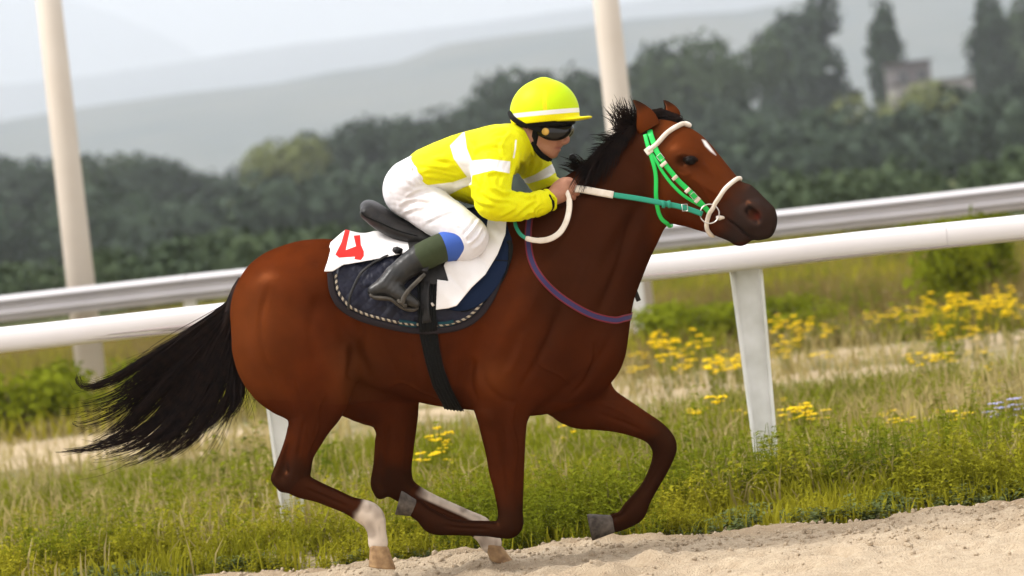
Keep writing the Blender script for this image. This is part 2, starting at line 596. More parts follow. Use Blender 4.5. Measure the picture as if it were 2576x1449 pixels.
def grid_sheet(xs, ys, zf):
    X, Y = np.meshgrid(xs, ys, indexing='ij')
    Z = zf(X, Y)
    V = np.stack([X, Y, Z], -1).reshape(-1, 3)
    nx, ny = len(xs), len(ys)
    i = (np.arange(nx - 1)[:, None] * ny + np.arange(ny - 1)[None]).ravel()
    return V, np.stack([i, i + ny, i + ny + 1, i + 1], 1), X, Y


# ground to the hills, one sheet: fine near the track, wide beyond
def stretch(a, b, n, p):
    t = np.linspace(0, 1, n)
    return a + (b - a) * t ** p


gx = np.r_[-stretch(12, 11000, 30, 2.8)[::-1], np.linspace(-11.7, 11.7, 170), stretch(12, 11000, 30, 2.8)]
gy = np.r_[-stretch(1, 60, 16, 2)[::-1], np.linspace(-0.9, 14, 190), stretch(14.1, 60, 90, 1.4), stretch(62, 27500, 50, 2.9)]
V, Q, X, Y = grid_sheet(gx, gy, lambda x, y: np.where(y > edge_y(x), np.where(y < 62, field_z(x, y), 0.0), -0.06))
g = obj('ground', V, Q, m_soil, None)
tag(g, kind='structure')
cen = V[Q].mean(1)
g.data.materials.append(m_far)
g.data.polygons.foreach_set('material_index', (cen[:, 1] > 60).astype(np.int32))

# the sand track
sx = np.linspace(-7, 7, 620); sy = np.r_[stretch(0, 8.0, 40, 1.5)[::-1] * -1 - 1.6, np.linspace(-1.57, 1.0, 130)]
prints = [(rng.uniform(-4, 4), rng.uniform(-1.4, 0.9), rng.uniform(.05, .085), rng.uniform(0, 3.14), rng.uniform(.012, .03)) for _ in range(300)]


def sand_z(x, y):
    z = 0.008 * vnoise(x * 1.3, y * 2.6, 0, 31) + 0.008 * vnoise(x * 5.3, y * 6.3, 0, 32) + 0.008 * vnoise(x * 17, y * 17, 0, 33) + 0.005 * vnoise(x * 40, y * 40, 0, 34)
    for a, b, r, t, dpt in prints:
        m = (np.abs(x - a) < 4 * r) & (np.abs(y - b) < 4 * r)
        if not m.any(): continue
        u = ((x[m] - a) * math.cos(t) + (y[m] - b) * math.sin(t)) / (1.3 * r); v = (-(x[m] - a) * math.sin(t) + (y[m] - b) * math.cos(t)) / r
        q = u * u + v * v
        z[m] += dpt * (-np.exp(-q * 1.3) + 0.55 * np.exp(-(np.sqrt(q) - 1.7) ** 2 * 3))
    return z - 0.005


def sand_warp(x, y):
    return sand_z(x, y)


sxx, syy = np.meshgrid(sx, np.linspace(0, 1, len(sy)), indexing='ij')
t = (sy - sy[0]) / (sy[-1] - sy[0])
YY = -9.6 + t[None] * (edge_y(sx) + 0.14 + 9.6)[:, None]
ZZ = sand_z(sxx.copy(), YY)
d_e = (edge_y(sxx) - YY)
ZZ = ZZ + 0.012 * np.exp(-((d_e - 0.05) / 0.10) ** 2) - 0.10 * np.clip(-d_e / 0.12, 0, 1)
V = np.stack([sxx, YY, ZZ], -1).reshape(-1, 3)
i = (np.arange(len(sx) - 1)[:, None] * len(sy) + np.arange(len(sy) - 1)[None]).ravel()
Q = np.stack([i, i + len(sy), i + len(sy) + 1, i + 1], 1)
damp = np.clip(0.55 * np.exp(-((d_e - 0.02) / 0.16) ** 2) + 0.5 * np.clip(vnoise(sxx * 3, YY * 5, 0, 35), 0, 1), 0, 0.8).reshape(-1)
tag(obj('sand_track', V, Q, m_sand, None, True, dict(damp=damp)), kind='structure')

# loose clods and pebbles kicked up on the track
r = np.random.default_rng(3)
VV, FF, n0 = [], [], 0
ico = [(0, 0, 1), (.894, 0, .447), (.276, .851, .447), (-.724, .526, .447), (-.724, -.526, .447), (.276, -.851, .447), (.724, .526, -.447), (-.276, .851, -.447), (-.894, 0, -.447), (-.276, -.851, -.447), (.724, -.526, -.447), (0, 0, -1)]
icf = [(0, 1, 2), (0, 2, 3), (0, 3, 4), (0, 4, 5), (0, 5, 1), (1, 6, 2), (2, 7, 3), (3, 8, 4), (4, 9, 5), (5, 10, 1), (6, 7, 2), (7, 8, 3), (8, 9, 4), (9, 10, 5), (10, 6, 1), (11, 7, 6), (11, 8, 7), (11, 9, 8), (11, 10, 9), (11, 6, 10)]
ico = np.array(ico)
cx0 = r.uniform(-3.2, 3.2, 5200)
cy0 = edge_y(cx0) + .05 - r.exponential(.55, 5200)
cz0 = sand_z(cx0.copy(), cy0.copy())
for x, y, z in zip(cx0, cy0, cz0):
    s = .0035 + r.exponential(.0030)
    s = min(s, .017)
    V_ = ico * (s * r.uniform(.7, 1.3, 3)) * r.uniform(.75, 1.2, (12, 1)) + (x, y, z + s * .3)
    VV.append(V_); FF.append(np.array(icf) + n0); n0 += 12
tag(obj('loose_sand', np.vstack(VV), np.vstack(FF), m_sand, None, True), kind='stuff')

# hills: three ridges, each a strip of terrain that climbs from the plain
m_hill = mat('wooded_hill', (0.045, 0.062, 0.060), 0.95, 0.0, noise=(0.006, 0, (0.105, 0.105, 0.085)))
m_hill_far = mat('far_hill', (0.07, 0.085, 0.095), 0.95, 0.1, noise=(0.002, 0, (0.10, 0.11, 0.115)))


def hill(crest_px, depth, base, mt, seed, rough):
    c = np.array([P(a, b, depth) for a, b in crest_px])
    xs = np.linspace(c[0, 0], c[-1, 0], 220)
    zs = np.interp(xs, c[:, 0], c[:, 2])
    ys = np.r_[np.linspace(depth - base, depth, 40), np.linspace(depth, depth + base * 0.8, 16)[1:]]
    X, Y = np.meshgrid(xs, ys, indexing='ij')
    f = np.clip(1 - np.abs(Y - depth) / np.where(Y < depth, base, base * 0.8), 0, 1)
    f = f * f * (3 - 2 * f)
    Z = zs[:, None] * f + rough * (vnoise(X / 160, Y / 240, 0, seed) + 0.5 * vnoise(X / 60, Y / 80, 0, seed + 1)) * np.sqrt(f + 1e-6) - 1.0 * (f < 0.02)
    V = np.stack([X, Y, Z], -1).reshape(-1, 3)
    ny = len(ys)
    i = (np.arange(len(xs) - 1)[:, None] * ny + np.arange(ny - 1)[None]).ravel()
    tag(obj('hill', V, np.stack([i, i + ny, i + ny + 1, i + 1], 1), mt, None), kind='structure')


hill([(-1700, 500), (-600, 385), (0, 309), (304, 263), (507, 236), (709, 214), (836, 186), (1013, 158), (1114, 117), (1305, 92), (1480, 74), (1573, 56), (1700, 45), (1862, 33),
      (2007, 4), (2200, -25), (2576, -80), (3200, -110), (4300, -150)], 4300, 1500, m_hill, 41, 2.6)
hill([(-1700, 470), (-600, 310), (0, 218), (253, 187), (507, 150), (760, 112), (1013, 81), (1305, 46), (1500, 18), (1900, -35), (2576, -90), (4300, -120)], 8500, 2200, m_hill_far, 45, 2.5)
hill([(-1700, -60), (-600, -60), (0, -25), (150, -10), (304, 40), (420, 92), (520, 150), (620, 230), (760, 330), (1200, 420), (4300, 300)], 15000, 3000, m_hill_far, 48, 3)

# ------------------------------------------------------------------ trees beyond the course
m_bark = mat('bark', (0.10, 0.075, 0.05), 0.9, 0.2, noise=(3, 0.4, None), bump=(12, 0.5, 0.05))
M_LEAF = [mat('dark_foliage', (0.026, 0.041, 0.027), 0.75, 0.1, noise=(0.5, 0, (0.040, 0.060, 0.034))),
          mat('mid_foliage', (0.036, 0.056, 0.030), 0.75, 0.1, noise=(0.5, 0, (0.058, 0.082, 0.036))),
          mat('light_foliage', (0.100, 0.125, 0.030), 0.75, 0.25, noise=(0.5, 0, (0.15, 0.165, 0.045)))]
for mt in M_LEAF: mt.node_tree.nodes['Principled BSDF'].inputs['Subsurface Weight'].default_value = 0.0


def leaf_cloud(n, lobes, size, r):
    """n leaf sprays spread near the surface of several lobes; lobes: cx, cy, cz, rx, ry, rz"""
    lobes = np.array(lobes)
    w = lobes[:, 3] * lobes[:, 5]
    li = r.choice(len(lobes), n, p=w / w.sum())
    d = r.normal(0, 1, (n, 3)); d /= np.linalg.norm(d, axis=1)[:, None]
    rad = r.uniform(0.45, 1.08, n) ** 0.6
    rad *= 1 + 0.22 * vnoise(d[:, 0] * 3 + li * 7, d[:, 1] * 3, d[:, 2] * 3, 5)
    c = lobes[li, :3] + d * lobes[li, 3:] * rad[:, None]
    nrm = d + r.normal(0, .55, (n, 3)); nrm /= np.linalg.norm(nrm, axis=1)[:, None]
    a = np.cross(nrm, r.normal(0, 1, (n, 3))); a /= np.linalg.norm(a, axis=1)[:, None]
    b = np.cross(nrm, a)
    s = size * r.uniform(.6, 1.3, n)[:, None]
    V = np.stack([c - a * s, c + b * s * .55 + nrm * s * .15, c + a * s, c - b * s * .55 + nrm * s * .15], 1).reshape(-1, 3)
    return V, np.arange(n * 4).reshape(-1, 4)


TREE_MESH = {}


def tree_mesh(kind, variant):
    key = (kind, variant)
    if key in TREE_MESH: return TREE_MESH[key]
    r = np.random.default_rng(100 + variant + 17 * len(kind))
    if kind == 'poplar':
        lobes = [(r.normal(0, .03), r.normal(0, .03), z, w, w, .13) for z, w in zip(np.linspace(.14, .93, 9), (.10, .13, .145, .15, .15, .148, .138, .118, .082))]
        n, s = 2600, .030
    elif kind == 'broad':
        lobes = [(r.normal(0, .19), r.normal(0, .19), r.uniform(.42, .80), r.uniform(.14, .24), r.uniform(.14, .24), r.uniform(.11, .18)) for _ in range(11)] + [(0, 0, .58, .34, .34, .30), (0, 0, .30, .30, .30, .18)]
        n, s = 3200, .034
    else:
        lobes = [(r.normal(0, .42), r.normal(0, .25), r.uniform(.22, .70), r.uniform(.2, .36), r.uniform(.2, .34), r.uniform(.17, .30)) for _ in range(11)] + [(0, 0, .35, .6, .5, .35)]
        n, s = 3000, .045
    V, F = leaf_cloud(n, lobes, s, r)
    crown = make_mesh('crown', V, F, False)
    V, F = tube_geo([(0, 0, -.01), (.004, 0, .15), (-.004, .003, .4), (.003, 0, .8)], [.030, .022, .016, .004], 8)
    mb = MB(); mb.add(V, F)
    for k in range(5):
        a = r.uniform(0, 6.28); z = r.uniform(.15, .5)
        l = .10 if kind == 'poplar' else .24
        mb.tube([(0, 0, z), (l * .5 * math.cos(a), l * .5 * math.sin(a), z + .09), (l * math.cos(a), l * math.sin(a), z + .22)], [.010, .007, .002], 6)
    trunk = make_mesh('trunk', mb.v, mb.f, True); trunk.materials.append(m_bark)
    TREE_MESH[key] = (crown, trunk)
    return TREE_MESH[key]


TREE_N = [0]


def tree(px, top, depth, kind, shade, label, group, wide=1.0, name='tree'):
    """px, top: photograph position of the tree's tip; it stands on the plain at that depth"""
    depth = depth * 2.0
    tip = P(px, top, depth)
    h = tip[2] * 1.05
    TREE_N[0] += 1
    cm, tm = tree_mesh(kind, TREE_N[0] % 4)
    o = empty(name, (tip[0], depth, 0.0), label, 'tree', group)
    o.rotation_euler.z = rng.uniform(0, 6.28)
    for nm, me in (('crown', cm), ('trunk', tm)):
        c = bpy.data.objects.new(nm, me); COL.objects.link(c); c.parent = o
        c.scale = (h * wide, h * wide, h)
        if nm == 'crown':
            if not me.materials: me.materials.append(M_LEAF[0])
            c.material_slots[0].link = 'OBJECT'; c.material_slots[0].material = M_LEAF[shade]
    return o


GT = 'broad trees in the far row behind the course'
for px, top, dep, sh, wd, lab in [
        (-160, 395, 235, 0, 1.1, None), (-40, 372, 225, 0, 1.0, 'dark leafy tree at the very left edge of the far tree row'),
        (60, 376, 215, 0, 1.1, 'dark leafy tree between the left edge and the left cream pole'),
        (290, 384, 220, 1, 1.1, 'rounded olive tree right of the left cream pole, first of the far row there'),
        (390, 392, 210, 0, 1.1, 'dark tree second to the right of the left cream pole in the far row'),
        (470, 412, 230, 0, 1.0, 'lowest dark tree in the dip of the far row above the horse rump'),
        (560, 410, 215, 0, 1.1, 'dark tree in the far row straight above the horse croup'),
        (820, 322, 225, 0, 1.0, 'dark tree right of the yellowish green one, where the far row starts to climb'),
        (915, 292, 212, 0, 1.1, 'dark tree on the climbing far row above the saddle cantle'),
        (1010, 272, 222, 0, 1.0, 'dark tree of the far row above the white breeches'),
        (1130, 238, 205, 0, .95, 'dark tree of the far row above the rider back'),
        (1270, 172, 215, 0, .80, 'tall dark tree directly left of the yellow helmet'),
        (1370, 170, 228, 0, .85, 'tall dark tree rising just behind the yellow helmet'),
        (1450, 158, 210, 0, .85, 'tall dark tree between the yellow helmet and the right cream pole'),
        (1560, 232, 220, 0, .9, 'dark tree behind the foot of the right cream pole shaft')]:
    tree(px, top, dep, 'broad', sh, lab or 'dark leafy tree beyond the left edge of the far tree row', GT, wd)
tree(725, 340, 205, 'broad', 2, 'yellowish green tree topping the far row left of the rider', None, 1.0)
tree(180, 396, 214, 'broad', 1, 'olive green tree in the far row just behind the left cream pole', None, 1.1)
tree(640, 385, 228, 'broad', 0, 'low dark tree beside the yellowish green one in the far row', None, 1.1)
# right of the right pole
tree(1738, 52, 228, 'broad', 1, 'tall rounded green tree right of the cream pole behind the horse ears', None, .80)
tree(1640, 108, 240, 'broad', 0, 'slim dark tree between the right cream pole and the rounded tree', None, .55)
tree(2035, 28, 255, 'poplar', 0, 'tallest dark poplar left of the house with the flat roof', None, 1.2, 'poplar_tree')
tree(1958, 78, 262, 'poplar', 0, 'shorter poplar leaning against the left side of the tallest poplar', None, 1.0, 'poplar_tree')
tree(2212, 44, 250, 'poplar', 0, 'narrow poplar just left of the house with the flat roof', None, .8, 'poplar_tree')
tree(2478, 20, 248, 'poplar', 0, 'dark pointed poplar near the right edge of the view', None, .9, 'poplar_tree')
tree(2548, 40, 262, 'poplar', 1, 'loose grey green poplar at the far right edge', None, 1.2, 'poplar_tree')
GB = 'low trees and bushes before the poplars'
for px, top, dep, sh, wd, lab in [
        (1660, 250, 200, 0, 1.1, 'low dark tree right behind the horse ears'), (1780, 225, 205, 0, 1.1, 'low dark tree at the foot of the tall rounded green tree'),
        (1890, 240, 210, 0, 1.0, 'low dark tree between the rounded green tree and the tallest poplar'), (1980, 300, 190, 0, 1.1, 'dark bushy tree at the foot of the shorter poplar'),
        (2110, 250, 200, 0, 1.0, 'dark bushy tree between the tallest and the narrow poplar'), (2520, 200, 205, 0, 1.1, 'dark bushy tree at the foot of the right edge poplars'),
        (2440, 228, 190, 0, 1.1, 'dark bushy tree just right of the long low building'), (2620, 180, 200, 0, 1.1, 'dark bushy tree cut by the right edge of the view'),
        (2720, 170, 210, 0, 1.1, 'dark bushy tree beyond the right edge of the view'), (1850, 330, 180, 0, 1.3, 'dark bush in front of the thicket above the horse nose'),
        (2060, 350, 170, 0, 1.3, 'dark bush above the guard rail right of the horse nose'), (2580, 330, 165, 0, 1.3, 'dark bush above the guard rail at the right edge'),
        (1600, 340, 175, 0, 1.3, 'dark bush behind the horse mane beside the right cream pole'), (1720, 360, 170, 0, 1.3, 'dark bush hidden behind the bay head'),
        (2420, 360, 160, 0, 1.3, 'dark bush above the guard rail below the long low building')]:
    tree(px, top, dep, 'bush', sh, lab, GB, wd * .9, 'low_tree')
tree(2272, 206, 182, 'bush', 2, 'sunlit yellow green bush in front of the house with the flat roof', None, 1.0, 'bush')
tree(2160, 300, 176, 'bush', 1, 'fresh green bush below the narrow poplar', None, .9, 'bush')
tree(2345, 200, 188, 'bush', 1, 'mid green bush right of the sunlit one before the house', None, 1.0, 'bush')
# undergrowth that closes the row near the ground
r = np.random.default_rng(77)
lob = [(r.uniform(-92, 92), r.uniform(280, 370), r.uniform(1.6, 4.4), r.uniform(5, 11), r.uniform(4, 10), r.uniform(2.0, 4.8)) for _ in range(110)]
V, F = leaf_cloud(26000, lob, 0.84, r)
tag(obj('undergrowth', V, F, M_LEAF[0], None, False), kind='stuff')
lob = [(r.uniform(-24, 24), r.uniform(76, 100), r.uniform(.3, .9), r.uniform(.8, 1.9), r.uniform(.8, 1.8), r.uniform(.5, 1.15)) for _ in range(170)]
V, F = leaf_cloud(30000, lob, 0.17, r)
tag(obj('scrub', V, F, M_LEAF[1], None, False), kind='stuff')

# house and low building between the poplars, small roofs among the trees
m_wall = mat('pinkish_plaster', (0.165, 0.150, 0.150), 0.85, 0.2, noise=(.8, 0, (0.145, 0.13, 0.13)))
m_roof = mat('grey_roof', (0.12, 0.10, 0.10), 0.7, 0.3)
m_pale = mat('pale_wall', (0.36, 0.33, 0.32), 0.8, 0.2, noise=(.8, 0, (0.30, 0.28, 0.27)))
m_glass = mat('window_glass', (0.03, 0.035, 0.04), 0.1, 0.6)


def building(name, x0, x1, top, base_z, depth, length, wall, roof, label, nwin, hang=.5):
    A, B = P(x0, top, depth), P(x1, top - (x1 - x0) * math.tan(ROLL), depth)
    c = ((A[0] + B[0]) / 2, depth)
    w, z1 = B[0] - A[0], (A[2] + B[2]) / 2
    o = empty(name, (c[0], c[1], 0), label, 'building')
    h = z1 - base_z
    MB().box((c[0], c[1] + length / 2, base_z + h / 2 - .15), (w, length, h - .3)).build('wall', wall, o)
    MB().box((c[0], c[1] + length / 2, z1 - .13), (w + 2 * hang, length + 2 * hang, .22)).build('roof', roof, o)
    for k in range(nwin):
        x = A[0] + w * (k + .5) / nwin
        f = MB()
        ww, wh, wz = min(1.6, w / nwin * .5), 1.6, z1 - 2.2
        f.box((x, c[1] - .03, wz + wh / 2 + .04), (ww + .16, .1, .08)).box((x, c[1] - .03, wz - wh / 2 - .04), (ww + .16, .1, .08))
        f.box((x - ww / 2 - .04, c[1] - .03, wz), (.08, .1, wh)).box((x + ww / 2 + .04, c[1] - .03, wz), (.08, .1, wh))
        wo_ = f.build('window', m_pale, o)
        MB().box((x, c[1] - .012, wz), (ww, .02, wh)).build('pane', m_glass, wo_)
    return o


building('house', 2246, 2338, 158, 0, 484, 12, m_wall, m_roof, 'dull grey brown house with a dark flat roof between the poplars', 2)
building('long_shed', 2250, 2446, 212, 0, 472, 9, m_pale, m_roof, 'long low pale building with a thin roof below the grey brown house', 5, .3)

# ------------------------------------------------------------------ rails and poles
TX = lambda px, py, y: P(px, py, y)[0]
XL, XR = -9.0, 9.0
yn = 3.0
ztop, zbot = P(CX, 681, yn)[2], P(CX, 746, yn)[2]
rc, rr = (ztop + zbot) / 2, (ztop - zbot) / 2
rail = empty('running_rail', (0, yn, 0), 'thick white plastic running rail on white posts beside the sand track', 'rail')
prof = []
for k in range(20):
    a = 2 * math.pi * k / 20
    prof.append((0.052 * math.copysign(abs(math.cos(a)) ** .8, math.cos(a)), rr * math.copysign(abs(math.sin(a)) ** .72, math.sin(a))))


def extrude(x0, x1, y, z, prof, name, mt, parent, seg=6, wob=0.0, closed=True):
    xs = np.linspace(x0, x1, seg + 1)
    n = len(prof)
    V, F = [], []
    for i, x in enumerate(xs):
        dz = wob * math.sin(x * 1.3) + wob * .6 * math.sin(x * 3.7 + 1)
        for a, b in prof: V.append((x, y + a, z + b + dz))
    for i in range(seg):
        for k in range(n if closed else n - 1):
            k2 = (k + 1) % n
            F.append((i * n + k, (i + 1) * n + k, (i + 1) * n + k2, i * n + k2))
    return obj(name, V, F, mt, parent)


pxs = [690, 1895]
x_a, x_b = TX(690, 900, yn), TX(1903, 900, yn)
sp = x_b - x_a
joints = [x_a + sp * (k + .42) for k in range(-4, 5)]
for i in range(len(joints) - 1):
    rl = extrude(joints[i] + .0008, joints[i + 1] - .0008, yn, rc, prof, 'rail_tube', m_rail, rail, 10, 0.003)
# scuff streaks where horses and gear rubbed along the tubes
for k in range(26):
    x = rng.uniform(-4, 4.5); L = rng.uniform(.25, .9); a = rng.uniform(-.95, -.35)
    zc = rc + rr * math.sin(a) * 0.98
    ys = yn - 0.0525 * abs(math.cos(a)) ** .8 - .0015
    sl_ = rng.normal(0, .012)
    hh = rng.uniform(.0025, .0060)
    n = 8
    V, F = [], []
    for q in range(n):
        t = q / (n - 1); w = hh * math.sin(math.pi * min(max(t, .03), .97))
        z = zc + sl_ * t + 0.003 * math.sin((x + L * t) * 1.3) + .0018 * math.sin((x + L * t) * 3.7 + 1)
        V += [(x + L * t, ys - .002, z - w), (x + L * t, ys - .002, z + w), (x + L * t, ys + .003, z - w), (x + L * t, ys + .003, z + w)]
    for q in range(n - 1):
        a_, b_ = q * 4, q * 4 + 4
        F += [(a_, b_, b_ + 1, a_ + 1), (a_ + 1, b_ + 1, b_ + 3, a_ + 3), (a_ + 2, a_, b_, b_ + 2)]
    obj('scuff_mark', V, F, m_scuff, rail)
for k in range(-3, 5):
    x = x_a + sp * k
    yb = yn + .09
    mb = MB()
    # a tapering channel post: web and two flanges, with the arm that carries the tube
    zt = zbot + .02
    def chan(x, w0, w1, z0, z1, y, t):
        V = []
        for z, w in ((z0, w0), (z1, w1)):
            for sx_, sy_ in ((-1, -1), (1, -1), (1, 1), (-1, 1)): V.append((x + sx_ * w / 2, y + sy_ * t / 2, z))
        return V, [(3, 2, 1, 0), (4, 5, 6, 7), (0, 1, 5, 4), (1, 2, 6, 5), (2, 3, 7, 6), (3, 0, 4, 7)]
    mb.add(*chan(x, .105, .165, -.2, zt, yb, .012))
    for s in (-1, 1):
        V, F = chan(x, .014, .014, -.2, zt, yb - .028, .044)
        V = [(v[0] + s * ((.105 if v[2] < 0 else .165) / 2 - .0075), v[1], v[2]) for v in V]
        mb.add(V, F)
    post = mb.build('rail_post', m_post, rail)
    MB().box((x, yn + .035, zbot + .06), (.15, .07, .05)).box((x, yb + .004, zbot + .035), (.15, .016, .10)).build('bracket', m_post, post)

# guard rail: W profile beam with its posts
yg = 21.0
zt_, zb_ = P(CX, 603, yg)[2], P(CX, 668, yg)[2]
hg = zt_ - zb_
guard = empty('guard_rail', (0, yg, 0), 'galvanised ridged guard rail running behind the white running rail', 'guard rail')
prof_w = [(0, .0), (-.06, .04), (-.055, .13), (-.02, .14), (-.01, .27), (-.125, .28), (-.10, .40), (-.03, .50), (-.07, .56), (-.08, .63), (-.01, .64), (.0, .78), (-.135, .79), (-.10, .91), (-.02, 1.0), (0, 1.0)]
front = [(y, (z - .5) * hg) for y, z in prof_w]
back = [(y + .012, z) for y, z in front][::-1]
for k in range(-5, 5):
    x0 = TX(462, 640, yg) + 4.5 * k
    extrude(x0 + .003, x0 + 4.497, yg, (zt_ + zb_) / 2, front + back, 'beam', m_galv, guard, 3, 0.004)
    p = MB().box((x0, yg + .09, (zt_ - .05) / 2 - .1), (.12, .10, zt_ - .05 + .2)).build('guard_post', m_post, guard)
    MB().box((x0, yg + .03, (zt_ + zb_) / 2), (.10, .02, .18)).build('spacer', m_galv, p)
    MB().tube([(x0 + .06, yg - .005, (zt_ + zb_) / 2), (x0 + .06, yg - .022, (zt_ + zb_) / 2)], .022, 8).build('bolt', m_galv, guard)

ypole = 21.7
for px, lab in ((160, 'tall cream pole standing behind both rails left of the horse tail'), (1560, 'tall cream pole standing behind both rails above the horse mane')):
    x = TX(px + 10, 420, ypole)
    o = empty('tall_pole', (x, ypole, 0), lab, 'pole', 'tall cream poles behind the guard rail')
    V, F = tube_geo([(x, ypole, -.3), (x, ypole, 2.2), (x, ypole, 2.23), (x, ypole, 7.4)], [.155, .140, .1395, .115], 24)
    obj('pole_shaft', V, F, m_pole, o)
    MB().tube([(x, ypole, 7.4), (x, ypole, 7.47), (x, ypole, 7.5)], [.13, .13, .03], 24).build('pole_cap', m_pole, o, True)
    MB().tube([(x, ypole, -.1), (x, ypole, .25)], [.22, .20], 20).build('pole_foot', m_pole, o, True)


# ------------------------------------------------------------------ grass, weeds, flowers
def leaf_mat(name, c1, c2, sc=3.0, trans=.35):
    m = mat(name, c1, 0.7, 0.0, noise=(sc, 0, c2))
    nt = m.node_tree; b = nt.nodes['Principled BSDF']
    tr = nt.nodes.new('ShaderNodeBsdfTranslucent'); mx = nt.nodes.new('ShaderNodeMixShader')
    mx.inputs[0].default_value = trans
    src = b.inputs['Base Color'].links[0].from_socket
    nt.links.new(src, tr.inputs[0]); nt.links.new(b.outputs[0], mx.inputs[1]); nt.links.new(tr.outputs[0], mx.inputs[2])
    nt.links.new(mx.outputs[0], nt.nodes['Material Output'].inputs[0])
    return m


m_grass = leaf_mat('green_grass', (0.35, 0.32, 0.024), (0.175, 0.18, 0.012), .9)
m_dry = leaf_mat('dry_grass', (0.40, 0.325, 0.145), (0.26, 0.22, 0.075), 1.0)
m_weed = leaf_mat('weed_leaf', (0.21, 0.225, 0.014), (0.10, 0.13, 0.010), .8)
m_weed2 = leaf_mat('grey_green_leaf', (0.19, 0.22, 0.085), (0.10, 0.13, 0.042), 1.8)
m_flower = mat('yellow_petals', (0.76, 0.55, 0.003), 0.7, 0.1, noise=(14, 0, (0.68, 0.44, 0.003)))
m_lilac = mat('lilac_petals', (0.36, 0.36, 0.62), 0.6, 0.3)


def dens_near(x, y):     # 0..1 weight of the lush strip by the track
    e = y - edge_y(x)
    return e


def blades(n, xr, yr, hgt, wid, keep, lean=.35, seed=1, height_fn=None):
    r = np.random.default_rng(seed)
    x = r.uniform(*xr, n); y = r.uniform(*yr, n)
    k = r.random(n) < keep(x, y)
    x, y = x[k], y[k]; n = len(x)
    z = field_z(x, y) - .01
    h = hgt * r.uniform(.45, 1.3, n) * (height_fn(x, y) if height_fn else 1)
    a = r.uniform(0, 6.28, n)
    d = np.stack([np.cos(a), np.sin(a), 0 * a], 1)
    s = np.stack([-np.sin(a), np.cos(a), 0 * a], 1)
    b = np.stack([x, y, z], 1); up = np.array([0, 0, 1.0])
    l = lean * r.uniform(.1, 1.6, n)[:, None]
    w = (wid * r.uniform(.6, 1.3, n))[:, None]; H = h[:, None]
    m1 = b + up * H * .55 + d * H * l * .35; t = b + up * H * (1 - .25 * l) + d * H * l
    V = np.stack([b - s * w, b + s * w, m1 + s * w * .8, m1 - s * w * .8, t + s * w * .12, t - s * w * .12], 1).reshape(-1, 3)
    i = np.arange(n)[:, None] * 6
    Q = np.vstack([i + np.array([[0, 1, 2, 3]]), i + np.array([[3, 2, 4, 5]])])
    return V, Q


patch = lambda x, y, sc, s: 0.5 + 0.5 * vnoise(x * sc, y * sc, 0, s) + 0.25 * vnoise(x * sc * 2.7, y * sc * 2.7, 0, s + 1)
lush = lambda x, y: np.clip((y - edge_y(x)) / .25, 0, 1)
# green grass of the verge
V, Q = blades(70000, (-3.6, 3.6), (.2, 6.0), .135, .0055, lambda x, y: lush(x, y) * np.clip(1.15 - (y - .6) / 3.6, .08, 1) * np.clip(patch(x, y, 1.1, 61) * 1.3, .12, 1), .5, 1,
              lambda x, y: .55 + .75 * np.clip(patch(x, y, .8, 63), 0, 1))
tag(obj('grass', V, Q, m_grass, None, True), kind='stuff')
# dry grass
V, Q = blades(70000, (-7, 7), (1.2, 16), .20, .007, lambda x, y: np.clip(patch(x, y, .5, 65), .1, 1) * np.where(y < 8, .8, 1) * np.where((y > 8.5) & (y < 14.5), .38, 1), .7, 2,
              lambda x, y: 1 + .55 * (y > 16))
tag(obj('dry_grass', V, Q, m_dry, None, True), kind='stuff')
V, Q = blades(100000, (-8, 8), (14.2, 60), .30, .009, lambda x, y: np.clip(patch(x, y, .4, 69) + .2, .2, 1), .7, 4, lambda x, y: .6 + .5 * np.clip((y - 14) / 6, 0, 1))
m_brown = leaf_mat('brown_grass', (0.235, 0.175, 0.062), (0.14, 0.115, 0.035), .5)
tag(obj('brown_grass', V, Q, m_brown, None, True), kind='stuff')
V, Q = blades(90000, (-7, 7), (14.5, 60), .26, .010, lambda x, y: np.clip((patch(x, y, .28, 67) - .35) * 2.2, 0, 1), .6, 3, lambda x, y: 1 + .3 * np.clip((y - 15) / 10, 0, 1))
tag(obj('field_grass', V, Q, m_grass, None, True), kind='stuff')


V, Q = blades(60000, (-6, 6), (3, 9.5), .16, .0065, lambda x, y: np.clip((patch(x, y, .55, 75) - .42) * 2.6, 0, 1), .6, 5)
m_olive = leaf_mat('olive_grass', (0.24, 0.25, 0.018), (0.13, 0.155, 0.010), .8)
tag(obj('olive_grass', V, Q, m_olive, None, True), kind='stuff')


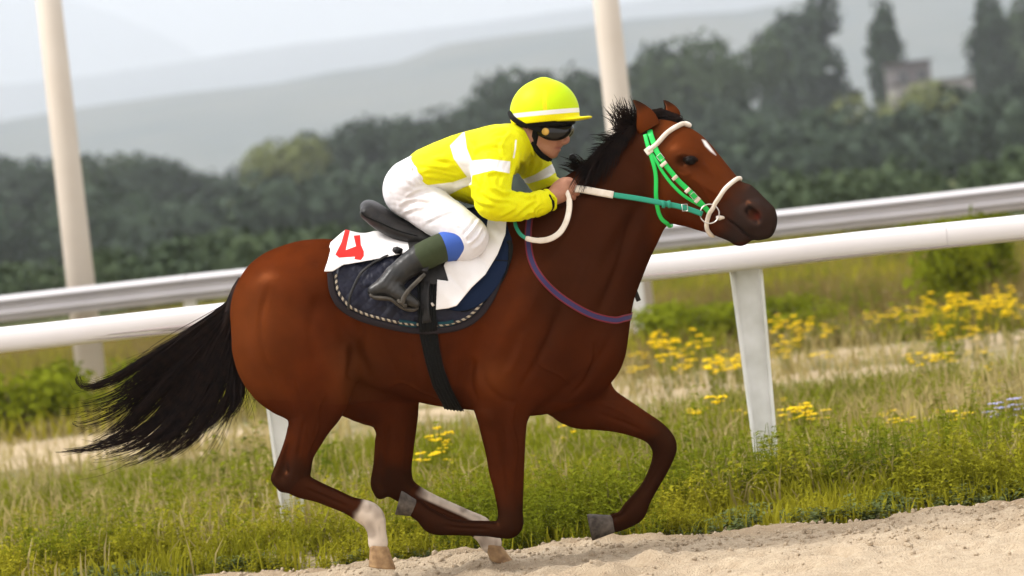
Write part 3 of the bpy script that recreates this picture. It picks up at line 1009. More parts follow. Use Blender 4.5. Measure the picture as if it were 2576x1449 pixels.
def weed_geo(r, n, h, spread, lw, ll):
    """leafy herb: upright stems with pointed folded leaves"""
    V, F = [], []
    ns = max(2, int(n / 9))
    for s in range(ns):
        a = r.uniform(0, 6.28); rd = spread * math.sqrt(r.random()) * .45
        base = np.array([rd * math.cos(a), rd * math.sin(a), 0])
        hh = h * r.uniform(.55, 1.1)
        tip = base + np.array([math.cos(a) * spread * .5 * r.random(), math.sin(a) * spread * .5 * r.random(), hh])
        k0 = len(V)
        w = .003
        V += [base + (w, 0, 0), base - (w, 0, 0), tip - (w * .4, 0, 0), tip + (w * .4, 0, 0)]; F += [(k0, k0 + 1, k0 + 2, k0 + 3)]
        for k in range(9):
            t = r.uniform(.15, 1.0)
            p = base + (tip - base) * t
            b = r.uniform(0, 6.28)
            d = np.array([math.cos(b), math.sin(b), r.uniform(-.1, .75)]); d /= np.linalg.norm(d)
            sd_ = np.cross(d, [0, 0, 1]); sd_ /= np.linalg.norm(sd_) + 1e-9
            nn = np.cross(sd_, d)
            L = ll * r.uniform(.6, 1.25) * (1.1 - .45 * t); W = lw * r.uniform(.7, 1.2) * (1.1 - .45 * t)
            k0 = len(V)
            V += [p, p + d * L * .45 + sd_ * W + nn * W * .3, p + d * L * .5, p + d * L * .45 - sd_ * W + nn * W * .3, p + d * L - nn * L * .22]
            F += [(k0, k0 + 2, k0 + 1), (k0, k0 + 3, k0 + 2), (k0 + 1, k0 + 2, k0 + 4), (k0 + 2, k0 + 3, k0 + 4)]
    return np.array(V), F


WEED = []
for v in range(6):
    r = np.random.default_rng(300 + v)
    V, F = weed_geo(r, 60, .30 if v < 4 else .16, .30, .016 if v < 4 else .034, .075 if v < 4 else .095)
    # faces to quads/tris arrays
    WEED.append((V, F))


def scatter_weeds(name, spots, mt, variants, seed):
    r = np.random.default_rng(seed)
    VV, FF, n = [], [], 0
    for (x, y, s) in spots:
        V, F = WEED[variants[r.integers(len(variants))]]
        a = r.uniform(0, 6.28)
        c, q = math.cos(a), math.sin(a)
        z = float(field_z(np.array([x]), np.array([y]))[0])
        W = np.stack([V[:, 0] * c - V[:, 1] * q, V[:, 0] * q + V[:, 1] * c, V[:, 2]], 1) * s + (x, y, z - .01)
        VV.append(W); FF += [tuple(i + n for i in f) for f in F]; n += len(V)
    return tag(obj(name, np.vstack(VV), FF, mt, None, True), kind='stuff')


r = np.random.default_rng(9)
sp1, sp2, sp3 = [], [], []
for _ in range(1900):
    x = r.uniform(-3.4, 3.4); y = edge_y(np.array([x]))[0] + .08 + r.exponential(.85)
    if y > 6.5: continue
    k = float(patch(np.array([x]), np.array([y]), .9, 71)[0])
    sc = (.40 + .32 * min(1, (y - edge_y(np.array([x]))[0]) / .8)) * r.uniform(.7, 1.3) * (1.25 if x > .8 else 1)
    if k > .62: sp1.append((x, y, sc))
    elif k > .30 and r.random() < .62: sp2.append((x, y, sc * .9))
    if y < edge_y(np.array([x]))[0] + .45 and r.random() < .22: sp3.append((x, y, sc * .8))
for _ in range(900):      # thin plants of the middle field, thicker beyond the bare strip
    y = r.uniform(4, 40); x = r.uniform(-7, 7)
    if 8.5 < y < 15 and r.random() < .45: continue
    k = float(patch(np.array([x]), np.array([y]), .22, 73)[0])
    if k > .55: sp1.append((x, y, r.uniform(.9, 1.7)))
scatter_weeds('green_weeds', sp1, m_weed, [0, 1, 2, 3], 1)
scatter_weeds('olive_weeds', sp2, m_grass, [0, 1, 2, 3], 2)
scatter_weeds('broadleaf_weeds', sp3, m_weed2, [4, 5], 3)

# shrubs in the field
SH = [make_mesh('shrub_leaves', *leaf_cloud(1500, [(r.normal(0, .3), r.normal(0, .25), r.uniform(.25, .75), .3, .3, .26) for _ in range(8)] + [(0, 0, .3, .5, .45, .3)], .055, r), False) for _ in range(3)]
smb = MB()
for k in range(7):
    a = k * .9
    smb.tube([(0, 0, -.02), (.12 * math.cos(a), .12 * math.sin(a), .3), (.3 * math.cos(a), .3 * math.sin(a), .7)], [.02, .013, .004], 5)
SHT = make_mesh('stems', smb.v, smb.f, True); SHT.materials.append(m_bark)
m_shrub = leaf_mat('shrub_leaf', (0.24, 0.27, 0.016), (0.12, 0.15, 0.010), 1.2)


def shrub(px, py, y, hgt, wid, lab, grp=None):
    b = P(px, py, y)
    o = empty('shrub', (b[0], y, float(field_z(b[0:1], np.array([y]))[0])), lab, 'shrub', grp)
    o.rotation_euler.z = rng.uniform(0, 6)
    for nm, me in (('foliage', SH[int(rng.integers(3))]), ('stems', SHT)):
        c = bpy.data.objects.new(nm, me); COL.objects.link(c); c.parent = o; c.scale = (wid, wid, hgt)
        if nm == 'foliage' and not me.materials: me.materials.append(m_shrub)


shrub(40, 1000, 15.5, .62, .9, 'yellow green shrub at the left edge below the running rail')
shrub(140, 960, 16.2, .58, .8, 'bushy green shrub just left of the left pole foot')
shrub(330, 940, 17.5, .34, .5, 'small low shrub right of the left pole foot')
shrub(1720, 880, 19.0, .46, .95, 'flat bright green shrub right of the horse chest')
shrub(1790, 870, 20.0, .40, .9, 'low shrub beside the thick post with yellow flowers round it')
shrub(2010, 850, 19.5, .38, .9, 'low green shrub right of the thick rail post')
shrub(2390, 820, 19.0, 1.00, .8, 'tall leafy shrub among yellow flowers at the right')
shrub(2480, 800, 22.0, 1.10, 1.0, 'broad bright shrub touching the running rail at the right')

# yellow flowering herbs, each one a plant
FL = []
for v in range(4):
    r = np.random.default_rng(500 + v)
    st, hd = MB(), MB()
    for s in range(4):
        a = r.uniform(0, 6.28); rd = r.uniform(.01, .14); h = r.uniform(.55, 1.0)
        top = (rd * 1.6 * math.cos(a), rd * 1.6 * math.sin(a), h)
        st.tube([(rd * .3 * math.cos(a), rd * .3 * math.sin(a), 0), (rd * math.cos(a), rd * math.sin(a), h * .6), top], [.008, .006, .004], 5)
        for k in range(3):
            b = r.uniform(0, 6.28); t = r.uniform(.2, .8)
            c = np.array([rd * math.cos(a), rd * math.sin(a), h * t]); d = np.array([math.cos(b), math.sin(b), .4]) * .16; q = np.array([-math.sin(b), math.cos(b), 0]) * .022
            st.add([c, c + d * .5 + q, c + d, c + d * .5 - q], [(0, 1, 2, 3)])
        for k in range(9):      # flat head of small florets
            b = r.uniform(0, 6.28); rr_ = .085 * math.sqrt(r.random())
            c = np.array(top) + (rr_ * math.cos(b), rr_ * math.sin(b), r.uniform(-.01, .025))
            s_ = r.uniform(.022, .036)
            hd.add([c + (s_ * math.cos(j * 1.047), s_ * math.sin(j * 1.047), 0) for j in range(6)] + [c + (0, 0, .02), c - (0, 0, .012)],
                   [(j, (j + 1) % 6, 6) for j in range(6)] + [((j + 1) % 6, j, 7) for j in range(6)])
    a = make_mesh('stems', st.v, st.f, False); a.materials.append(m_weed)
    b = make_mesh('flower_heads', hd.v, hd.f, False); b.materials.append(m_flower)
    FL.append((a, b))


def flower(px, py, y, hgt, lab='slender yellow flowering herb among the weeds beyond the track', grp='yellow flowering herbs of the verge and field', heads=None):
    t = P(px, py, y)
    z = float(field_z(t[0:1], np.array([y]))[0])
    h = max(t[2] - z, .08)
    o = empty('flowering_herb', (t[0], y, z), lab, 'wildflower', grp)
    o.rotation_euler.z = rng.uniform(0, 6)
    v = FL[int(rng.integers(4))]
    w = hgt
    for nm, me in (('stems', v[0]), ('flower_heads', v[1])):
        c = bpy.data.objects.new(nm, me); COL.objects.link(c); c.parent = o; c.scale = (w, w, h)
        if nm == 'flower_heads': c['kind'] = 'stuff'
        if heads and nm == 'flower_heads': c.material_slots[0].link = 'OBJECT'; c.material_slots[0].material = heads


r = np.random.default_rng(12)
zones = [  # px range, py range, depth range, count, where
    ((2300, 2576), (715, 790), (14, 18), 26, 'in the dense yellow patch under the running rail at the right edge'), ((2380, 2576), (740, 765), (13, 16), 14, 'in the front row of the right edge patch'),
    ((2180, 2420), (760, 850), (14, 19), 16, 'round the tall leafy shrub at the right'), ((2340, 2480), (815, 850), (11, 14), 8, 'below the tall leafy shrub at the right'),
    ((1900, 2100), (790, 900), (11, 17), 26, 'just right of the thick white rail post'), ((1780, 1900), (880, 930), (9, 12), 16, 'just left of the thick white rail post'),
    ((1590, 1780), (820, 940), (9, 15), 14, 'between the horse chest and the thick white rail post'), ((1990, 2100), (1005, 1040), (4.6, 5.6), 6, 'low beside the foot of the thick white rail post'),
    ((2240, 2500), (880, 950), (8, 11), 12, 'on the pale bare strip at the right'), ((1740, 1960), (930, 1080), (4.5, 8), 5, 'ahead of the raised far foreleg'),
    ((2250, 2420), (1030, 1080), (4.2, 5.5), 5, 'in the olive weeds at the lower right'), ((1050, 1180), (1065, 1130), (4.4, 6.5), 4, 'under the horse belly'),
    ((1330, 1480), (1040, 1100), (4.5, 6.5), 3, 'between the two forelegs')]
for (xa, xb), (ya, yb), (da, db), n, where in zones:
    for _ in range(n):
        flower(r.uniform(xa, xb), r.uniform(ya, yb), r.uniform(da, db), r.uniform(.26, .44), 'yellow flowering herb ' + where, 'yellow herbs ' + where)
for px, py in ((2520, 1003), (2545, 1033), (2505, 1030)):
    flower(px, py, 4.3, .5, 'lilac blue flowering herb at the right edge of the verge', 'lilac flowering herbs at the right edge', m_lilac)

# ================================================================== the horse
def rows(L, y0=None):
    """(px, py, r_px[, y[, w_m]]) -> x, y, z, r, w"""
    out = []
    for q in L:
        y = q[3] if len(q) > 3 and q[3] is not None else (y0 or 0.0)
        p = P(q[0], q[1], y)
        r = M(q[2], y)
        out.append([p[0], p[1], p[2], r, q[4] if len(q) > 4 else r])
    return np.array(out)


HEAD_YAW = R(20)
HEAD = Yaw(P(1650, 400, 0.0), HEAD_YAW)
lo = P(540, 1480, 0); hi = P(1990, 230, 0)
HF = Field((lo[0] - 0.05, -0.42, 0.0), (hi[0] + 0.1, 0.42, hi[2] + 0.05), 0.0054)

TORSO = rows([(752, 785, 172, 0, .255), (800, 780, 178, 0, .275), (900, 777, 172, 0, .265), (1010, 795, 195, 0, .275), (1120, 803, 218, 0, .285),
              (1225, 806, 228, 0, .275), (1320, 822, 225, 0, .250), (1390, 842, 185, 0, .225), (1408, 850, 172, 0, .215)])
HF.chain(TORSO, 0.0, 7, margin=0.075)
HF.chain(rows([(1110, 625, 45, 0, .075), (1210, 590, 55, 0, .075), (1290, 585, 55, 0, .075), (1350, 560, 60, 0, .085)]), 0.10, 4, margin=0.11)   # withers
HF.chain(rows([(1370, 745, 190, 0, .20), (1425, 670, 188, 0, .165), (1490, 590, 158, 0, .135), (1545, 525, 136, 0, .115), (1592, 470, 122, 0, .10),
               (1622, 430, 112, 0, .095)]), 0.10, 5, margin=0.11)                                                                       # neck
# buttock and thighs, hind legs (near y < 0, far y > 0), forelegs
LEGS = {}


def leg(name, L, y, k=0.07):
    p = rows([(a[0], a[1], a[2], y * (a[4] if len(a) > 4 else 1.0), a[3]) for a in L])
    LEGS[name] = np.array([(a[0], a[1]) for a in L], float)
    HF.chain(p, k, 4, margin=0.08)


leg('near_hind', [(735, 800, 150, .17, .70), (748, 880, 160, .17, .85), (775, 950, 118, .135, .95), (790, 1000, 84, .105, 1), (784, 1046, 61, .080, 1),
                  (772, 1092, 46, .062, 1), (756, 1140, 35, .048, 1), (748, 1180, 35, .044, 1), (744, 1207, 35, .044, 1), (760, 1222, 31, .040, 1),
                  (792, 1235, 26, .034, 1), (835, 1252, 24, .031, 1), (880, 1272, 24, .031, 1), (920, 1290, 31, .037, 1), (938, 1306, 30, .037, 1),
                  (947, 1335, 24, .032, 1), (951, 1365, 25, .034, 1)], -0.145, 0.045)
HF.chain(rows([(736, 1085, 13, -.145, .020), (716, 1140, 12, -.145, .018), (699, 1188, 13, -.145, .022), (695, 1206, 14, -.145, .026), (712, 1222, 17, -.145, .028)]), 0.022, 4)   # point of hock
leg('far_hind', [(770, 860, 140, .16, .85), (850, 905, 125, .15, .9), (925, 965, 100, .125, 1), (978, 1010, 74, .10, 1), (995, 1065, 54, .075, 1), (996, 1120, 47, .06, 1),
                 (994, 1170, 42, .05, 1), (998, 1208, 41, .046, 1), (1016, 1232, 34, .04, 1), (1055, 1256, 29, .034, 1), (1110, 1280, 25, .031, 1),
                 (1165, 1304, 25, .031, 1), (1206, 1326, 31, .037, 1), (1222, 1345, 27, .034, 1), (1236, 1366, 27, .036, 1)], 0.135)
HF.chain(rows([(958, 1110, 12, .135, .02), (950, 1170, 12, .135, .02), (945, 1215, 14, .135, .026), (958, 1238, 17, .135, .026)]), 0.022, 4)
leg('near_fore', [(1345, 760, 130, .11, .85), (1305, 870, 120, .13, .95), (1274, 960, 92, .115, 1), (1264, 1035, 68, .092, 1), (1266, 1085, 57, .076, 1), (1271, 1135, 50, .062, 1),
                  (1275, 1185, 44, .053, 1), (1280, 1235, 37, .047, 1), (1284, 1285, 32, .046, 1), (1283, 1318, 34, .048, 1), (1262, 1331, 24, .038, 1),
                  (1225, 1330, 20, .031, 1), (1170, 1328, 19, .030, 1), (1125, 1324, 22, .031, 1), (1092, 1314, 29, .037, 1), (1068, 1296, 23, .034, 1), (1048, 1280, 24, .034, 1)], -0.15)
leg('far_fore', [(1390, 900, 110, .10, .9), (1450, 985, 88, .085, 1), (1500, 1020, 62, .07, 1), (1555, 1043, 46, .06, 1), (1608, 1066, 36, .05, 1), (1648, 1089, 32, .047, 1),
                 (1670, 1120, 32, .047, 1), (1667, 1152, 26, .038, 1), (1652, 1190, 22, .031, 1), (1630, 1230, 21, .030, 1), (1612, 1258, 24, .032, 1),
                 (1594, 1286, 30, .037, 1), (1572, 1306, 24, .034, 1), (1550, 1314, 24, .035, 1)], 0.135)
# head, in its own frame (turned a little towards the rail-side camera)
H = lambda L: rows(L)
HF.chain(H([(1628, 372, 70, 0, .082), (1668, 378, 75, 0, .098), (1712, 400, 76, 0, .105), (1752, 440, 72, 0, .098), (1796, 483, 64, 0, .078),
            (1836, 521, 54, 0, .064), (1872, 550, 47, 0, .060), (1893, 560, 40, 0, .054)]), 0.05, 5, HEAD)
HF.chain(H([(1690, 430, 88, 0, .088), (1708, 468, 90, 0, .090)]), 0.05, 3, HEAD)                                # cheek
HF.chain(H([(1730, 520, 50, 0, .060), (1790, 548, 40, 0, .045), (1840, 580, 27, 0, .040), (1858, 594, 25, 0, .040)]), 0.03, 4, HEAD)   # lower jaw, chin
HF.chain(H([(1906, 530, 26, 0, .050), (1918, 546, 25, 0, .050), (1916, 572, 24, 0, .044), (1904, 586, 17, 0, .04)]), 0.02, 4, HEAD)          # upper lip, nose tip
HF.chain(H([(1862, 505, 44, 0, .046), (1888, 522, 36, 0, .044), (1906, 534, 28, 0, .044)]), 0.02, 3, HEAD)
HF.chain(H([(1924, 534, 15, 0, .040), (1929, 556, 14, 0, .040), (1922, 584, 12, 0, .036)]), 0.018, 4, HEAD)
for s in (-1, 1):
    HF.chain(H([(1730, 388, 20, s * .088, .022), (1756, 398, 16, s * .086, .02)]), 0.03, 3, HEAD)                  # brow over the eye
    HF.chain(H([(1752, 440, 9, s * .092, .012), (1800, 478, 8, s * .074, .012), (1818, 490, 6, s * .066, .01)]), 0.035, 3, HEAD)   # facial crest
    HF.chain(H([(1900, 530, 24, s * .046, .018), (1908, 548, 22, s * .046, .018)]), 0.025, 3, HEAD)               # nostril rim
    HF.chain(H([(1893, 529, 11, s * .072, .028), (1904, 540, 14, s * .072, .028), (1911, 551, 11, s * .070, .026)]), 0.010, 3, HEAD, 'sub')        # nostril
    HF.chain(H([(1737, 406, 10, s * .112, .016)]), 0.016, 1, HEAD, 'sub')                                          # eye socket
    HF.chain(H([(1836, 550, 1.6, s * .062, .03), (1864, 571, 1.8, s * .056, .04), (1884, 594, 2.5, s * .045, .05)]), 0.008, 4, HEAD, 'sub')    # mouth line
HV, HQ = HF.mesh(relax=2)
HN = normals(HV, HQ)
# muscle relief: (px, py, half length, half width, angle of the long axis, height in m), on the body sides
RELIEF = [(735, 705, 120, 50, 25, .010), (690, 830, 95, 40, 80, .010), (790, 850, 120, 38, 62, .009), (855, 960, 60, 26, 70, .010), (740, 980, 90, 18, 55, -.006),
          (850, 760, 75, 55, 0, -.010), (905, 890, 95, 22, 60, -.014), (640, 890, 80, 22, 80, .006), (665, 960, 80, 16, 60, -.005),
          (1235, 955, 55, 46, 20, .016), (1215, 1040, 40, 22, 20, .010), (1330, 760, 150, 26, 115, .008), (1390, 830, 120, 20, 112, -.007), (1180, 930, 80, 18, 100, -.010),
          (1290, 870, 80, 24, 118, -.006), (1475, 935, 70, 30, 122, .010), (1500, 905, 60, 10, 118, -.009), (1420, 975, 90, 14, 140, -.009), (1310, 1060, 50, 16, 90, -.006),
          (1560, 600, 130, 22, 122, -.010), (1500, 700, 130, 30, 115, .008), (1450, 560, 120, 24, 125, .006), (1540, 870, 40, 24, 60, .008),
          (1040, 880, 110, 12, 75, .003), (1100, 880, 110, 12, 78, -.003), (985, 900, 90, 12, 70, -.003), (930, 905, 60, 12, 65, .003),
          (790, 1100, 60, 12, 75, -.004), (760, 1060, 70, 14, 70, .004), (1262, 1100, 70, 12, 88, -.004), (1282, 1120, 80, 12, 86, .003)]
HRELIEF = [(1780, 430, 46, 12, 40, -.006), (1742, 470, 40, 18, 45, -.005), (1700, 505, 50, 26, 60, .004), (1688, 350, 30, 18, 35, -.005), (1825, 500, 40, 12, 40, -.004),
           (1850, 520, 30, 12, 40, .003), (1736, 425, 26, 8, 20, .003), (1668, 440, 50, 12, 75, -.004), (1800, 545, 40, 9, 35, -.003), (1770, 520, 45, 8, 50, .003)]


def relief(V, N, items, px, py):
    d = np.zeros(len(V))
    for x, y, a, b, ang, hgt in items:
        c, s = math.cos(R(ang)), math.sin(R(ang))
        u, v = (px - x) * c + (py - y) * s, -(px - x) * s + (py - y) * c
        d += hgt * np.exp(-(u / a) ** 2 - (v / b) ** 2)
    return d * np.abs(N[:, 1])


def lines(V, N, items, px, py):
    """narrow ridges or grooves along polylines: (points, half width px, height m)"""
    d = np.zeros(len(V))
    for L, w, hgt in items:
        q = smooth_path(L, 5)
        best = np.full(len(V), 1e9); tt = np.zeros(len(V))
        m0 = (px > q[:, 0].min() - 4 * w) & (px < q[:, 0].max() + 4 * w) & (py > q[:, 1].min() - 4 * w) & (py < q[:, 1].max() + 4 * w)
        X, Y = px[m0], py[m0]
        b = np.full(len(X), 1e9); t_ = np.zeros(len(X))
        for i in range(len(q) - 1):
            e = q[i + 1] - q[i]
            t = np.clip(((X - q[i][0]) * e[0] + (Y - q[i][1]) * e[1]) / (e @ e + 1e-9), 0, 1)
            dd = (X - q[i][0] - e[0] * t) ** 2 + (Y - q[i][1] - e[1] * t) ** 2
            k = dd < b
            b[k] = dd[k]; t_[k] = ((i + t) / (len(q) - 1))[k]
        d[m0] += hgt * np.exp(-b / w ** 2) * np.clip(np.minimum(t_, 1 - t_) * 6, 0, 1)
    return d * np.clip(np.abs(N[:, 1]) * 1.3, 0, 1)


hx, hy = to_px(HV * np.array([1, 0, 1]))                       # side-view coordinates, alike on both flanks
LX, LY, LZ = HEAD.to_local(HV[:, 0], HV[:, 1], HV[:, 2])
lx, ly = to_px(np.stack([LX, 0 * LX, LZ], 1))
headw = np.clip((lx - 1640) / 40, 0, 1) * (HV[:, 2] > P(1600, 640, 0)[2] * 0 + P(1750, 620, 0)[2])
midleg = (np.abs(HV[:, 1]) > 0.02)
LINES = [  # muscle edges, tendons, veins of the trunk and near legs
    ([(1345, 600), (1330, 690), (1290, 790), (1250, 880)], 16, .006), ([(1410, 770), (1385, 850), (1340, 930), (1300, 985)], 10, -.008),
    ([(1500, 850), (1495, 905), (1470, 960), (1420, 1010)], 7, -.009), ([(1210, 905), (1225, 960), (1260, 1000), (1310, 1015)], 9, -.007),
    ([(1190, 900), (1185, 960), (1200, 1010)], 9, -.008), ([(1320, 830), (1300, 900), (1270, 950)], 12, .006),
    ([(905, 770), (908, 840), (892, 900), (874, 955)], 13, -.010), ([(872, 860), (868, 910), (856, 960)], 12, .006), ([(868, 930), (900, 960), (960, 990), (1040, 1010)], 10, -.005),
    ([(680, 720), (660, 800), (670, 900), (710, 990)], 9, -.006), ([(800, 740), (780, 830), (800, 920)], 12, -.005), ([(735, 930), (745, 1000), (760, 1060)], 7, -.005),
    ([(770, 1040), (757, 1100), (748, 1160)], 5, -.005), ([(797, 1040), (783, 1100), (768, 1160)], 6, .004), ([(726, 1110), (716, 1160), (722, 1195)], 6, -.006),
    ([(765, 1228), (820, 1252), (880, 1277)], 4, -.005), ([(1262, 1070), (1270, 1150), (1278, 1260)], 5, -.005), ([(1290, 1080), (1292, 1160), (1292, 1250)], 6, .004),
    ([(1235, 1331), (1170, 1329), (1115, 1322)], 4, -.005), ([(1240, 1040), (1250, 1110), (1258, 1180)], 6, .003),
    ([(1600, 520), (1580, 600), (1545, 700), (1505, 790)], 12, -.010), ([(1480, 640), (1450, 720), (1420, 790)], 12, .005),
    ([(960, 985), (1010, 962), (1060, 985), (1110, 1003), (1170, 1010)], 3.6, .0046), ([(1300, 1000), (1288, 1060), (1300, 1120), (1294, 1200)], 3.4, .0046),
    ([(820, 985), (800, 1030), (800, 1080), (770, 1150)], 3.4, .0046), ([(1340, 880), (1360, 920), (1410, 945), (1450, 985)], 3.4, .0040),
    ([(1120, 850), (1122, 920), (1112, 985)], 7, -.003), ([(1150, 850), (1152, 920), (1142, 985)], 7, -.003), ([(1085, 870), (1085, 930), (1078, 980)], 7, -.003), ([(1045, 880), (1040, 940), (1030, 980)], 7, -.003)]
FARLINES = [([(1020, 1060), (1015, 1130), (1010, 1190)], 7, .004), ([(975, 1060), (970, 1130), (968, 1190)], 6, -.005), ([(1040, 1248), (1110, 1282), (1170, 1308)], 4, -.005),
            ([(1500, 1040), (1560, 1060), (1620, 1085)], 5, -.004), ([(1660, 1165), (1640, 1208), (1615, 1250)], 4, -.005), ([(1500, 1010), (1550, 1030), (1600, 1058)], 4, .003)]
HLINES = [([(1752, 441), (1790, 470), (1822, 494)], 5, .004), ([(1650, 440), (1672, 520), (1700, 560), (1740, 570)], 9, -.004), ([(1740, 372), (1770, 382), (1800, 420), (1830, 470)], 4, -.003),
          ([(1770, 450), (1790, 490), (1800, 520), (1790, 545)], 3.6, .0040), ([(1720, 432), (1740, 440), (1760, 432)], 4, .003), ([(1720, 392), (1738, 386), (1758, 394)], 4, .004),
          ([(1870, 500), (1882, 515), (1886, 540), (1896, 560)], 6, -.004), ([(1850, 565), (1880, 590), (1905, 600)], 4, -.003)]
disp = 1.9 * relief(HV, HN, RELIEF, hx, hy) * (1 - headw) * midleg + 1.5 * relief(HV, HN, HRELIEF, lx, ly) * headw
far_leg = (HV[:, 1] > 0.03)
far_leg_zone = far_leg & (hy > 960)
disp[far_leg_zone] *= 0.3
ax0_, ay0_ = to_px(HV)
dl = lines(HV, HN, LINES, ax0_, ay0_); dl[HV[:, 1] > 0] = 0
dl2 = lines(HV, HN, FARLINES, ax0_, ay0_); dl2[HV[:, 1] < 0] = 0
disp += 1.25 * (dl + dl2) * (1 - headw) + 1.0 * lines(HV, HN, HLINES, lx, ly) * headw
disp += 0.0022 * vnoise(HV[:, 0] * 9, HV[:, 1] * 9, HV[:, 2] * 9, 3) + 0.0012 * vnoise(HV[:, 0] * 20, HV[:, 1] * 20, HV[:, 2] * 14, 4)
HV = HV + HN * disp[:, None]
HN = normals(HV, HQ)
cx_, cy_ = to_px(HV)


def along(name, px, py, sub=6):
    """parameter along a leg (index units) and distance in px"""
    q = smooth_path(LEGS[name], sub)
    best = np.full(len(px), 1e9); tt = np.zeros(len(px))
    for i in range(len(q) - 1):
        e = q[i + 1] - q[i]
        t = np.clip(((px - q[i][0]) * e[0] + (py - q[i][1]) * e[1]) / (e @ e + 1e-9), 0, 1)
        d = (px - q[i][0] - e[0] * t) ** 2 + (py - q[i][1] - e[1] * t) ** 2
        m = d < best
        best[m] = d[m]; tt[m] = ((i + t) / sub)[m]
    return tt, np.sqrt(best)


sst = lambda a, b, x: np.clip((x - a) / (b - a), 0, 1) ** 2 * (3 - 2 * np.clip((x - a) / (b - a), 0, 1))
nz = vnoise(HV[:, 0] * 30, HV[:, 1] * 30, HV[:, 2] * 30, 5)
dark = np.zeros(len(HV)); sock = np.zeros(len(HV)); tan = np.zeros(len(HV))
low = hy > 1000
for name, ysign, dk, sk in (('near_hind', -1, (4.6, 7.2), (12.3, 12.7)), ('far_hind', 1, (4.4, 6.8), (8.6, 9.4)), ('near_fore', -1, (5.5, 8.4), None), ('far_fore', 1, (3.2, 5.4), None)):
    t, dist = along(name, cx_, cy_)
    m = low & (dist < 70) & (np.sign(HV[:, 1]) == ysign)
    dark = np.where(m, np.maximum(dark, 0.93 * sst(dk[0], dk[1], t + 0.35 * nz)), dark)
    if name in ('near_hind', 'far_hind'):
        dark = np.where(m & (t > 8.4), dark * 0.82, dark)
    if sk:
        sv = sst(sk[0], sk[1], t + 0.12 * nz)
        if name == 'far_hind':      # only the front of the cannon is white above the fetlock
            cl = np.interp(cx_, LEGS[name][7:13, 0], LEGS[name][7:13, 1])
            sv = np.where(t < 12.2, sv * sst(2, 10, cl - cy_), sv)
        sock = np.where(m, np.maximum(sock, sv), sock)
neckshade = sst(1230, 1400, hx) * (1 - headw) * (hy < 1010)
dark = np.maximum(dark, .72 * neckshade * (.55 + .45 * sst(980, 700, hy)))  # dark bay neck and chest pigment, with shade painted in on top
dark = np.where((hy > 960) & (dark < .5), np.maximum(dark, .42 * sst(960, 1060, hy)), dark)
dark = np.maximum(dark, .38 * sst(840, 900, hx) * sst(1230, 1100, hx) * sst(700, 900, hy) * (hy < 1015))  # underside shade of the barrel painted into the coat, deeper towards the belly
mz = sst(1795, 1900, lx * 0.75 + ly * 0.45 - 210 + 40 * (LZ < 0)) * headw
muzzle = sst(1778, 1868, lx + 0.45 * (ly - 540) + 14 * nz) * headw
eye_ring = np.exp(-(((lx - 1739) / 28) ** 2 + ((ly - 407) / 22) ** 2) * 1.1) * headw
tan += 0.85 * np.exp(-(((hx - 905) / 60) ** 2 + ((hy - 950) / 90) ** 2)) * (hy < 1010)         # fawn flank fold
tan += 0.45 * sst(830, 640, hx) * sst(640, 800, hy) * (hy < 1000)
tan += 0.35 * headw * np.exp(-((lx - 1640) / 40) ** 2)
tan += 0.30 * headw * sst(470, 400, ly - (lx - 1700) * 0.35)
tan += .45 * np.exp(-(((hx - 1240) / 55) ** 2 + ((hy - 945) / 50) ** 2)) + .3 * np.clip(vnoise(HV[:, 0] * 4, HV[:, 1] * 4, HV[:, 2] * 4, 13), 0, 1) * (hy < 1010) * (1 - neckshade)
nd = headw * np.exp(-(((lx - 1901) / 15) ** 2 + ((ly - 538) / 13) ** 2) ** 2)  # shade inside the nostril hollow, painted as dark colour
dark = np.maximum(dark, nd)
muzzle = muzzle * (1 - nd)
dark = np.maximum(dark, .9 * np.clip(lines(HV, HN, [([(1834, 549), (1864, 571), (1884, 594)], 4, 1.0)], lx, ly), 0, 1) * headw)  # shade of the mouth crease painted along its line
flesh = np.exp(-(((lx - 1907) / 9) ** 2 + ((ly - 543) / 9) ** 2)) * headw * 0.55
ax_, ay_ = to_px(HV)
star = poly_sd(ax_, ay_, [(1766, 351), (1775, 354), (1787, 370), (1801, 390), (1788, 381), (1774, 367)]) / 600
star[(HV[:, 2] < P(1780, 420, 0)[2])] = 1
dark = np.maximum(dark, 0.9 * eye_ring)
dust = .55 * np.exp(-(((hx - 1430) / 60) ** 2 + ((hy - 945) / 45) ** 2)) * np.clip(vnoise(HV[:, 0] * 60, HV[:, 1] * 60, HV[:, 2] * 60, 9) * 2 - .35, 0, 1) + .4 * np.clip(vnoise(HV[:, 0] * 90, HV[:, 1] * 90, HV[:, 2] * 90, 10) * 3 - 1.9, 0, 1) * (hy > 850)
# black line of the crest under the mane
sock = sock * (1 - .42 * np.clip(vnoise(HV[:, 0] * 26, HV[:, 1] * 26, HV[:, 2] * 26, 15) * 1.6 + .1, 0, 1) - .25 * np.clip(vnoise(HV[:, 0] * 70, HV[:, 1] * 70, HV[:, 2] * 40, 16), 0, 1))
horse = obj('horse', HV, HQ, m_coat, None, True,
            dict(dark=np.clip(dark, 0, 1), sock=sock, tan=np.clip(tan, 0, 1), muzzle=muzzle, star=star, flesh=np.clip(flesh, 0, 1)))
tag(horse, 'galloping bay racehorse with black tail, white forehead star and white hind socks', 'horse')
HB = BVHTree.FromPolygons([tuple(v) for v in HV], [tuple(f) for f in HQ.tolist()])


def hit(px, py, lift=0.0):
    """first point of the horse seen at a photograph position, lifted off the skin"""
    d = Vector(ray_dir(px, py))
    loc, n, _, _ = HB.ray_cast(Vector(CAM), d)
    if loc is None:
        loc, n, _, _ = HB.find_nearest(Vector(P(px, py, -0.06)))
    return np.array(loc) + np.array(n) * lift, np.array(n)


